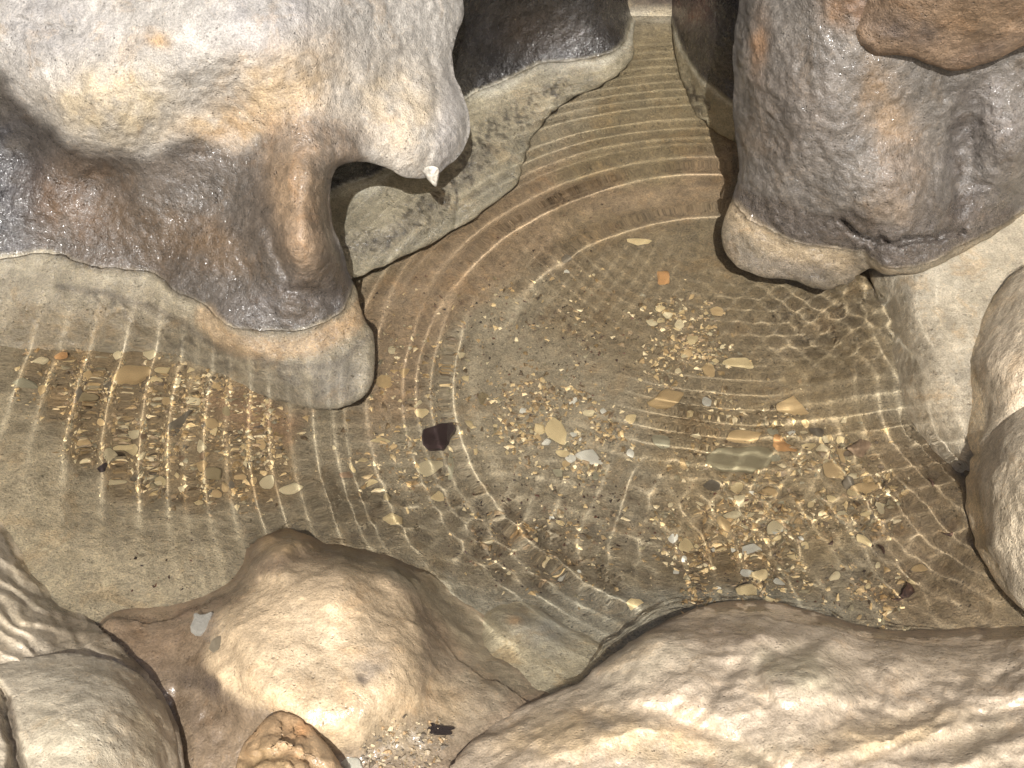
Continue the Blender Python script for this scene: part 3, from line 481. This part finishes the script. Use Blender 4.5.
for pts, r in [([(470, 330), (560, 320), (600, 350)], 50), ([(480, 520), (560, 500), (620, 510)], 45), ([(430, 320), (480, 300)], 30)]:       # dark silt flecks
    n = fbm2(GP[:, 0], GP[:, 1], .16, 2, 88); mk = sst(.22, .42, n) * (1 - sst(r * .4, r, seg_dist(GP, wpoly(pts, -.11), False)[0])); C = gl(C, mk * .55, (82, 62, 46))
C[:, :3] *= 1.02 * np.clip(1 + .3 * fbm2(GP[:, 0], GP[:, 1], .035, 4, 84), .5, 1.5)[:, None]
out = sst(.0, .06, gZ); C = gl(C, np.maximum(out * .9, sst(-.008, .004, gZ) * 0), (84, 74, 66))
C = gl(C, sst(.004, .02, gZ) * (gY > .55), (62, 52, 44)); wl = np.exp(-((gZ + .004) / .006) ** 2) * (gY > .58); C = gl(C, wl * .8, (178, 172, 156))
set_col(me, C)
ground = add_obj('ground', me); tag(ground, 'silty brown pool bed rising into the cave floor', 'ground', kind='structure')
def on_bed(u, v):
    u = np.atleast_1d(np.asarray(u, float)); v = np.atleast_1d(np.asarray(v, float)); z = np.full(len(u), -.1)
    for _ in range(12): P = unproj(u, v, z); z = .5 * z + .5 * bed_z(P[:, 0], P[:, 1])
    P = unproj(u, v, z); P[:, 2] = bed_z(P[:, 0], P[:, 1]); return P

# ------------------------------------------------------------------ water with its rings
wx = np.arange(-.80, .80, .002); wy = np.arange(-.47, .80, .002); X, Y = np.meshgrid(wx, wy); x, y = X.ravel(), Y.ravel()
h = np.zeros_like(x); PN = np.stack([x, y, 0 * x], -1)
c0 = np.array([.240, .006]); dx, dy = x - c0[0], y - c0[1]; th = np.arctan2(dy, dx); r = np.hypot(dx, dy)
wob = .0022 * fbm(PN, 9, 2, 90) + .0007 * fbm(PN, 40, 2, 91); rr = r + wob
depth = np.clip(-bed_z(x, y), .035, .13)
KC = np.minimum((2.23 + .67 * np.abs(np.cos(th))) / depth, 56)                 # curvature that focuses sunlight on the bed
SH = .35 + .65 * sst(.015, .06, -bed_z(x, y))
def rings(radii, width, kap):
    out = np.zeros_like(x)
    for k, ri in enumerate(radii):
        gap = min(abs(ri - radii[k - 1]) if k else 1, abs(radii[k + 1] - ri) if k + 1 < len(radii) else 1)
        wd = min(width, gap * .34); ka = kap[k] if hasattr(kap, '__len__') else kap
        am = ka / 24. * 1.04 * KC * SH * wd * wd; out = out + am * np.exp(-((rr - ri) / wd) ** 2 / 2)
    return out
back = np.cos(th - math.radians(98)); left = np.cos(th - math.radians(186))
RT = [.261, .336, .363, .387, .4, .418, .434, .463, .477, .493, .508, .524, .539, .556, .571, .588, .603, .618, .634, .65, .666]
KT = [20, 24, 16, 13, 17, 19, 17, 17, 16, 16, 16, 15, 15, 14, 14, 14, 14, 14, 13, 13, 13]
RL = [.283, .306, .327, .342, .356, .396, .416, .428, .45, .471, .493, .513, .535, .556, .574, .592, .622, .655, .69, .72, .75]
KL = [6, 24, 18, 18, 17, 20, 22, 22, 18, 12, 17, 18, 12, 20, 12, 22, 22, 20, 18, 16, 16]
ab = np.degrees(np.mod(th, 2 * math.pi))
wl_ = sst(150, 172, ab) * (1 - sst(232, 262, ab)); wt_ = sst(40, 60, ab) * (1 - sst(150, 172, ab))
amod = np.clip(.86 + .6 * fbm(PN, 8, 3, 92), .3, 1.15)
h += rings(RT, .0085, KT) * wt_ * amod + rings(RL, .0095, KL) * wl_ * amod
# inner wave families, thrown back by the rocks
def waves(cx, cy, lam, kap, env, seed, warp=.004):
    rad = np.hypot(x - cx, y - cy) + warp * fbm(PN, 8, 2, seed); k = 2 * math.pi / lam
    g = .5 + .5 * np.cos(k * rad); g = g ** 1.6
    return kap / 20. * KC / (k * k) * 1.25 * g * env * np.clip(1 + .9 * fbm(PN, 10, 2, seed + 1), .15, 1.7)
def env(u, v, ru, rv, z=-.05):
    p = unproj(np.array([u]), np.array([v]), np.array([z]))[0]; return np.exp(-(((x - p[0]) / ru) ** 2 + ((y - p[1]) / rv) ** 2) ** 1.2)
h += waves(.27, .42, .0205, 16, env(735, 450, .12, .10), 100)                 # from the boulder at the back
h += waves(.29, .55, .0190, 9, env(800, 330, .14, .09), 102)
h += waves(-.30, -.42, .0215, 11, env(815, 335, .10, .08) * 1.3, 104, .006)         # net of crossing rings
h += waves(.98, -.50, .0200, 10, env(810, 335, .10, .08) * 1.3, 106, .006)
h += waves(.62, -.02, .0235, 15, env(930, 510, .13, .16), 108, .016)          # from the boulders on the right
h += waves(.25, .75, .0250, 9, env(930, 500, .13, .15), 110, .016)
h += waves(.30, .60, .0230, 9, env(930, 410, .10, .10), 111, .01)
h += waves(.75, .10, .0210, 22, env(925, 340, .07, .10), 112, .012)           # over the pale ledge
h += waves(-.5, .3, .0260, 8, env(850, 520, .15, .12), 113, .02)
h += waves(-.55, .55,   .0165, 9, env(610, 290, .12, .09), 114, .006)           # criss-cross of the calmer middle
h += waves(.75, .75, .0160, 8, env(610, 290, .12, .10), 118, .006)
h += waves(-.15, -.75, .027, 7, env(560, 545, .19, .09), 122, .02)            # off the dome
h += waves(.75, -.35, .029, 9, env(640, 560, .22, .12), 126, .024)
h += waves(-.05, .9, .024, 5, env(390, 480, .12, .10), 130, .014)
h += waves(-.6, -.5, .028, 12, env(820, 570, .18, .10), 134, .022)
h += waves(-.2, .02, .026, 5, env(455, 560, .10, .08), 138, .016)
h += .00030 * fbm(PN, 20, 2, 140) * (1 - .6 * np.clip(wl_ + wt_, 0, 1)) + .0006 * fbm(PN, 7, 2, 141)
i = np.arange(len(x)).reshape(X.shape)
wF = np.stack([i[:-1, :-1], i[:-1, 1:], i[1:, 1:], i[1:, :-1]], -1).reshape(-1, 4)
mw = bpy.data.materials.new('clear_water'); mw.use_nodes = True; t = mw.node_tree; t.nodes.clear()
gl_ = t.nodes.new('ShaderNodeBsdfGlass'); gl_.inputs['IOR'].default_value = 1.333; gl_.inputs['Roughness'].default_value = 0
mo = t.nodes.new('ShaderNodeOutputMaterial'); t.links.new(gl_.outputs[0], mo.inputs[0])
me = mesh_from('water', np.stack([x, y, h], -1), wF, [mw])
water = bpy.data.objects.new('water', me); COL.objects.link(water); water.cycles.is_caustics_caster = True
tag(water, 'clear shallow cave pool water crossed by drip rings', 'water', kind='structure')

# ------------------------------------------------------------------ stones on the pool bed
def chip_mesh(name, seed, flat=.4, cuts=7, sub=2, pointy=0.):
    rs = np.random.RandomState(seed); import bmesh
    bm = bmesh.new(); bmesh.ops.create_icosphere(bm, subdivisions=sub + 1, radius=1)
    V = np.array([v.co for v in bm.verts]); V *= (1 + .35 * fbm(V, .9, 2, seed))[:, None]
    for _ in range(cuts):
        n = rs.normal(size=3); n[2] *= .5; n /= np.linalg.norm(n); dd = rs.uniform(.42, .78); p = V @ n
        V -= np.outer(np.maximum(p - dd, 0), n) * .93
    V += .02 * rs.normal(size=V.shape) * .6
    V[:, :2] /= np.abs(V[:, :2]).max(0); V[:, 2] *= flat / np.abs(V[:, 2]).max()
    for v, c in zip(bm.verts, V): v.co = c
    me = bpy.data.meshes.new(name); bm.to_mesh(me); bm.free(); me.materials.append(None)
    me.polygons.foreach_set('use_smooth', np.full(len(me.polygons), seed % 4 == 0))
    return me
CHIPS = [chip_mesh('stone_chip', 200 + k, flat=random.uniform(.3, .6), cuts=random.randint(10, 18)) for k in range(14)]
PAL = {k: stone_material('stone_' + k, c) for k, c in dict(cream=(232, 208, 156), pale=(234, 216, 172), tan=(196, 168, 122), ochre=(192, 164, 118), orange=(200, 152, 100), rust=(146, 122, 96), grey=(150, 134, 100), green=(164, 156, 128), slate=(116, 106, 88), white=(242, 236, 214), brown=(126, 104, 78), dark=(44, 35, 32), plum=(62, 46, 43), drownedgrey=(140, 130, 102), glaze=(140, 136, 126)).items()}
def place(name, u, v, wpx, hpx, ang, colr, label, cat, group=None, mesh=None, tilt=.2, lift=.25, at=None):
    P = on_bed(u, v)[0] if at is None else at
    o = bpy.data.objects.new(name, mesh or random.choice(CHIPS)); COL.objects.link(o); o.cycles.is_caustics_receiver = True
    sx = wpx * .5e-3 * 1.04; sy = hpx * .5e-3 * 1.22; s = min(sx, sy)
    lift -= .12
    o.scale = (sx, sy, max(s, .4 * (sx + sy) * .5)); o.rotation_euler = (random.uniform(-tilt, tilt), random.uniform(-tilt, tilt), math.radians(ang))
    o.location = (P[0], P[1], P[2] + s * lift)
    o.material_slots[0].link = 'OBJECT'; o.material_slots[0].material = PAL[colr]
    return tag(o, label, cat, group)
def slab_mesh(name, pts, th, seed):
    """an irregular flat piece of stone with the given plan outline (unit size)"""
    Q = smooth_poly([(a, b) for a, b in pts], 1)[:, :2]; n = len(Q); V = []
    for k, (sc2, zz) in enumerate(((.86, -th), (1, -th * .3), (.97, th * .6), (.84, th), (.45, th * 1.15))):
        R2 = Q * sc2; nn = fbm(np.c_[R2 * 2.2, np.full(n, zz + k * .3)], 1, 3, seed); V += [(x_ * (1 + .12 * q), y_ * (1 + .12 * q), zz + .25 * th * q) for (x_, y_), q in zip(R2, nn)]
    F = [(k * n + a, k * n + (a + 1) % n, (k + 1) * n + (a + 1) % n, (k + 1) * n + a) for k in range(4) for a in range(n)] + [tuple(range(4 * n, 5 * n)), tuple(range(n))[::-1]]
    return mesh_from(name, V, F, [None], smooth=False)
PLUM = slab_mesh('stone', [(-.9, -.8), (.75, -1), (1, .9), (.6, 1), (-.2, .7), (-.85, .5)], .3, 301)
FLAKE = slab_mesh('stone_flake', [(-1, -.2), (-.5, -.9), (.3, -.8), (.9, -.3), (.6, .2), (1, .8), (.1, .6), (-.4, 1), (-.5, .4)], .25, 303)
big = [
 (437, 438, 36, 30, 8, 'plum', 'dark purple brown square stone chip, the darkest stone on the pool bed', .05),
 (663, 279, 22, 20, 40, 'orange', 'bright orange brown stone lump below the back right boulder', .1),
 (638, 241, 38, 11, -8, 'cream', 'long thin cream sliver of stone on the bed near the back ring', .05),
 (559, 432, 28, 30, 15, 'cream', 'large angular cream yellow stone in the middle of the pool', .1),
 (132, 375, 44, 30, 0, 'ochre', 'largest rounded tan stone in the left gravel band', .1),
 (290, 490, 31, 14, 3, 'pale', 'pale oval flat pebble near the tip of the drowned left slope', .05),
 (393, 522, 20, 25, 5, 'cream', 'yellow cream upright oval pebble above the dome', .1),
 (741, 364, 39, 13, -4, 'cream', 'long cream bar of stone below the back right boulder', .05),
 (783, 446, 20, 26, 30, 'orange', 'orange wedge of stone right of the grey green slab', .1),
 (738, 460, 74, 28, -3, 'drownedgrey', 'broad flat grey green slab lying on the bed right of centre', .03),
 (588, 457, 32, 18, -15, 'white', 'whitish green flat stone right below the large cream stone', .1),
 (664, 443, 26, 13, -25, 'green', 'pale green grey elongated stone left of the flat slab', .05),
 (833, 471, 20, 24, 20, 'tan', 'upright tan block of stone standing among the right hand gravel', .2),
 (868, 487, 34, 15, -12, 'tan', 'long tan pebble at the right edge of the gravel', .1),
 (664, 401, 44, 26, 8, 'ochre', 'orange tan flat stone with ragged edge left of the ripple lines', .05),
 (745, 437, 38, 16, 5, 'ochre', 'ochre flat stone lying just above the grey green slab', .05),
 (791, 407, 36, 26, -8, 'tan', 'squarish tan slab crossed by a bright ripple line', .05),
 (430, 468, 27, 18, 5, 'pale', 'cream flat stone directly below the dark purple chip', .05),
 (452, 467, 10, 34, -8, 'green', 'narrow greenish blade of stone beside the dark purple chip', .05),
 (112, 457, 18, 18, 0, 'pale', 'pale round pebble above the dark hollow stone in the left gravel', .1),
 (100, 470, 22, 9, 20, 'dark', 'blackish stone at the lower edge of the left gravel band', .1),
 (61, 357, 17, 10, 15, 'orange', 'small bright orange pebble at the upper edge of the left gravel', .1),
 (178, 424, 16, 38, -30, 'slate', 'long slate grey stone tilted in the left gravel band', .1),
 (22, 384, 30, 12, -8, 'green', 'flat grey green stone at the left end of the gravel band', .05),
 (750, 552, 17, 14, -25, 'white', 'brightest white chip in the front gravel patch', .1),
 (674, 538, 11, 11, 0, 'white', 'white triangular chip at the left of the front gravel patch', .1),
 (723, 524, 13, 20, 20, 'ochre', 'upright ochre pebble at the top of the front gravel patch', .1),
 (686, 547, 11, 18, 5, 'cream', 'upright cream pebble left in the front gravel patch', .1),
 (749, 575, 17, 11, 10, 'white', 'white oval pebble above the craggy tan stone', .1),
 (744, 592, 22, 18, 0, 'cream', 'craggy tan stone nearest the cream slab at the front', .1),
 (634, 607, 17, 14, 10, 'cream', 'lone cream pebble left of the front slab crest', .1),
 (834, 577, 18, 11, 25, 'pale', 'pale lozenge pebble alone on the silt right of the front gravel', .1),
 (920, 569, 14, 9, 20, 'tan', 'small tan chip alone on the rippled silt at right', .1),
 (859, 449, 28, 24, -5, 'rust', 'brick pink block beside the pale right ledge', .1),
 (383, 383, 22, 17, 10, 'ochre', 'ochre pebble closest to the foot of the left overhang', .1),
 (405, 372, 14, 13, 0, 'tan', 'round tan pebble right of the left overhang foot', .1),
 (379, 441, 25, 7, 3, 'cream', 'thin yellow sliver lying between two ripple lines left of the dark chip', .05),
 (347, 476, 15, 9, -20, 'rust', 'pinkish chip between the oval pebble and the dark chip', .1),
 (707, 370, 15, 18, 10, 'tan', 'tan nugget left of the long cream bar', .1),
 (565, 258, 15, 10, 30, 'slate', 'blue grey chip on the bed inside the second ring', .1),
 (566, 272, 9, 6, 10, 'white', 'tiny white chip just below the blue grey chip', .1),
 (631, 418, 13, 11, 0, 'cream', 'trapezoid cream chip right of the middle gravel', .1),
 (712, 487, 18, 12, 0, 'slate', 'dark glassy stone below the left end of the grey green slab', .1),
 (737, 488, 11, 12, 0, 'cream', 'cream wedge below the grey green slab', .1),
 (640, 520, 7, 7, 0, 'brown', 'tiny brown crumb on the bare silt left of the front gravel patch', .1)]
big = big[:-1]
for (u, v, a, b, ang, c, lab, tl) in big:
    place('stone', u, v, a, b, ang, c, lab, 'stone', tilt=tl, lift=.2, mesh=PLUM if c in ('plum', 'drownedgrey') else None)
clusters = [
 ([(20, 368), (60, 350), (130, 346), (200, 360), (290, 405), (280, 490), (230, 500), (130, 492), (92, 468), (60, 430)], 84, 7, 20, 'small ochre and grey gravel chip in the left hand band', 'chips of the left gravel band', 'tan ochre cream cream grey tan pale slate pale brown'),
 ([(490, 400), (540, 385), (610, 400), (625, 440), (600, 480), (540, 470), (500, 440)], 40, 5, 17, 'small cream chip scattered in the middle of the pool', 'chips in the middle of the pool', 'cream pale cream tan green white grey'),
 ([(645, 300), (700, 300), (725, 360), (715, 400), (670, 390), (650, 340)], 24, 6, 16, 'small yellow chip in the patch below the back right boulder', 'chips below the back right boulder', 'cream pale tan pale cream'),
 ([(670, 405), (800, 400), (815, 480), (780, 500), (690, 500), (665, 450)], 22, 6, 16, 'small chip lying around the flat grey green slab', 'chips around the flat slab', 'cream tan pale green ochre white'),
 ([(675, 505), (760, 495), (800, 520), (800, 590), (740, 606), (690, 600), (668, 550)], 48, 6, 18, 'small mixed chip in the front gravel patch beside the cream slab', 'chips of the front gravel patch', 'cream pale cream pale white ochre green cream'),
 ([(805, 440), (850, 430), (895, 470), (890, 530), (830, 535), (800, 500)], 28, 7, 19, 'small tan chip in the right hand gravel by the ledge', 'chips of the right gravel patch', 'tan cream pale tan pale cream slate'),
 ([(375, 340), (470, 330), (480, 420), (450, 500), (370, 500), (350, 440)], 26, 5, 15, 'small chip between the rings near the dark purple stone', 'chips near the dark purple stone', 'cream tan pale cream grey'),
 ([(470, 520), (600, 510), (600, 580), (540, 590), (480, 570)], 16, 4, 11, 'small pale chip on the silt in front of the drowned grey rock', 'chips before the drowned grey rock', 'cream pale tan white'),
 ([(830, 570), (910, 575), (900, 622), (840, 620)], 9, 5, 13, 'small tan chip by the right crest of the cream slab', 'chips by the slab crest', 'tan cream pale'),
 ([(480, 300), (560, 260), (620, 300), (600, 370), (500, 380)], 14, 3, 8, 'tiny chip on the calm silt inside the rings', 'chips on the calm silt', 'cream tan pale brown')]
def rand_in(pts, n):
    lo, hi = np.array(pts).min(0), np.array(pts).max(0); res = []
    while len(res) < n:
        p = RS.uniform(lo, hi)
        if inside(p[None], pts)[0]: res.append(p)
    return res
keep = np.array([(b[0], b[1], max(b[2], b[3]) * .45) for b in big])
for pts, n, s0, s1, lab, grp, cols in clusters:
    cols = cols.split()
    for (u, v) in rand_in(pts, n):
        u += RS.normal(0, 13); v += RS.normal(0, 10)
        if (np.hypot(keep[:, 0] - u, keep[:, 1] - v) < keep[:, 2]).any(): continue
        s = s0 + (s1 - s0) * RS.uniform() ** 2.0; a = RS.uniform(.5, 1)
        place('stone_chip', u, v, s, s * a, RS.uniform(0, 360), cols[RS.randint(len(cols))], lab, 'stone chip', grp)
# ------------------------------------------------------------------ fine gravel: nobody could count it
def grains(name, spots, cols, label, on=None, kind='stuff', bright=1.):
    bv = np.array([(1, 0, -.4), (-.5, .87, -.4), (-.5, -.87, -.4), (0, .1, .6), (.6, .5, .2), (-.7, .1, .3)]); 
    bf = np.array([(0, 4, 3), (4, 1, 3), (1, 5, 3), (5, 2, 3), (2, 0, 3), (0, 1, 4), (1, 2, 5), (0, 2, 1)])
    V, F, Cc = [], [], []; n = 0
    U = np.array([s[:2] for s in spots]); P = on_bed(U[:, 0], U[:, 1]) if on is None else on(U)
    for k, (u, v, s) in enumerate(spots):
        a = RS.uniform(0, 6.28); R3 = np.array([[math.cos(a), -math.sin(a), 0], [math.sin(a), math.cos(a), 0], [0, 0, 1]])
        q = (bv * (1 + .5 * RS.uniform(-1, 1, bv.shape))) * np.array([1, RS.uniform(.5, 1), RS.uniform(.4, .9)]) * s * .5e-3
        V.append(q @ R3.T + P[k] + np.array([0, 0, s * .15e-3])); F.append(bf + n); n += 6
        Cc.append(np.repeat(np.r_[lin(cols[RS.randint(len(cols))]) * RS.uniform(.8, 1.5) * bright, .4][None], 6, 0))
    me = mesh_from(name, np.concatenate(V), np.concatenate(F), [M_under], smooth=False); set_col(me, np.concatenate(Cc))
    o = add_obj(name, me); return tag(o, label, 'gravel', kind=kind)
spots = []
for (pts, n, s0, s1, *_), dens in zip(clusters, (40, 30, 32, 26, 30, 26, 24, 20, 18, 16)):
    for (u, v) in rand_in(pts, int(n * dens * 2.4)):
        du, dv = RS.normal(0, 15, 2); dn = fbm2(np.array([u + du]), np.array([v + dv]), .03, 2, 61)[0]
        if dn + .28 > RS.uniform(0, .6): spots.append((u + du, v + dv * .8, 1.6 + 7.5 * RS.uniform() ** 2.4))
for (u, v) in rand_in([(370, 300), (480, 250), (640, 260), (860, 420), (900, 520), (880, 620), (640, 610), (480, 590), (370, 500)], 1500):
    if fbm2(np.array([u]), np.array([v]), .018, 3, 66)[0] + .15 > RS.uniform(0, .7): spots.append((u, v, 1.2 + 4.5 * RS.uniform() ** 3))
grains('gravel', spots, [(140, 118, 82), (160, 136, 96), (196, 172, 126), (122, 104, 76), (98, 84, 64), (150, 130, 100), (208, 190, 150), (132, 122, 96)], 'fine ochre and grey grit strewn over the pool bed', bright=1.2)
dk = []
for pts, n in (([(420, 300), (520, 260), (640, 300), (640, 380), (520, 420), (430, 380)], 260), ([(440, 480), (620, 470), (660, 540), (560, 600), (450, 580)], 240), ([(350, 240), (600, 170), (640, 230), (440, 340), (380, 330)], 90), ([(100, 520), (250, 510), (250, 580), (110, 600)], 40), ([(650, 420), (900, 430), (880, 620), (660, 600)], 110)):
    for (u, v) in rand_in(pts, n): dk.append((u, v, 1.5 + 3.0 * RS.uniform() ** 2))
grains('debris', dk, [(70, 50, 38), (52, 40, 32), (92, 60, 44)], 'dark brown specks of plant debris dusted over the silt')
# ------------------------------------------------------------------ twigs and leaf scraps
M_twig = stone_material('twig_brown', (66, 46, 32), .7)
def twig(u, v, length, ang, wd, label, bend=.25, leaf=False):
    P = on_bed(u, v)[0]; V, F = [], []; n = 7; ns = 7
    for k in range(n):
        f = k / (n - 1) - .5; c = np.array([f * length * 1e-3, bend * length * 1e-3 * (f * f * 4 - .5) * .5, 0]); rad = wd * .5e-3 * (1.1 - abs(f) * 1.1)
        for a in range(ns):
            an = a * 2 * math.pi / ns; V.append(c + np.array([0, math.cos(an) * rad * (2.2 if leaf else 1), math.sin(an) * rad * (.35 if leaf else 1)]))
    for k in range(n - 1):
        for a in range(ns): F.append((k * ns + a, k * ns + (a + 1) % ns, (k + 1) * ns + (a + 1) % ns, (k + 1) * ns + a))
    F.append(tuple(range(ns))[::-1]); F.append(tuple(range((n - 1) * ns, n * ns)))
    me = mesh_from('leaf_scrap' if leaf else 'twig', V, F, [M_twig]); o = add_obj('leaf_scrap' if leaf else 'twig', me)
    o.location = P + np.array([0, 0, .003]); o.rotation_euler = (0, 0.05, math.radians(ang)); return tag(o, label, 'leaf' if leaf else 'twig')
twig(949, 535, 14, 25, 4, 'curved dark twig bit closest to the lower right boulder', .5)
twig(931, 484, 13, 95, 3, 'short upright dark twig bit on the silt beside the right ledge')
twig(882, 550, 11, 115, 2.4, 'thin dark twig bit above the brown leaf scrap')
twig(906, 592, 16, 60, 4, 'reddish brown curled leaf scrap near the slab crest at right', .5, True)
twig(897, 600, 13, 10, 2.4, 'thin brown twig lying against the curled leaf scrap')
twig(830, 544, 8, 40, 3, 'tiny black twig crumb between the two gravel patches')

# ------------------------------------------------------------------ loose bits on the dome
def on_rock(U, zz):
    return unproj(U[:, 0], U[:, 1], np.full(len(U), zz))
from mathutils import Vector
bpy.context.view_layer.update(); DG = bpy.context.evaluated_depsgraph_get()
def hit(u, v):
    dd = unproj(np.array([float(u)]), np.array([float(v)]), np.array([0.]))[0] - CAM; dd /= np.linalg.norm(dd)
    okk, loc, nn, *_ = sc.ray_cast(DG, Vector(CAM), Vector(dd)); return np.array(loc)
place('stone_flake', 203, 625, 24, 20, 20, 'glaze', 'whitish grey flake stuck on the brown skirt left of the dome', 'stone flake', at=hit(203, 625), tilt=.15, mesh=FLAKE)
place('stone', 217, 646, 13, 18, -10, 'slate', 'small grey pebble right below the whitish flake', 'stone', at=hit(217, 646))
place('stone_flake', 437, 730, 30, 9, -12, 'dark', 'blackish sliver of stone on the grit below the dome', 'stone flake', at=hit(437, 730), tilt=.1, mesh=FLAKE)
place('stone', 352, 764, 20, 12, 0, 'white', 'white pebble at the bottom edge beside the orange brown knob', 'stone', at=hit(352, 764))
sp = [(u, v, 1.5 + 6 * RS.uniform() ** 2.5) for (u, v) in rand_in([(345, 768), (370, 735), (400, 712), (440, 722), (455, 735), (440, 755), (420, 790), (350, 790)], 420)]
grains('gravel', sp, [(150, 134, 108), (132, 118, 96), (176, 160, 130), (100, 90, 76), (160, 134, 100)], 'grey sandy grit caught in the hollow below the dome', on=lambda U: np.array([hit(a, b) for a, b in U]))

# ------------------------------------------------------------------ set everything to its size
for o in bpy.data.objects:
    if o.parent is None:
        o.location = [a * SCALE for a in o.location]
        if o.type == 'MESH': o.scale = [a * SCALE for a in o.scale]
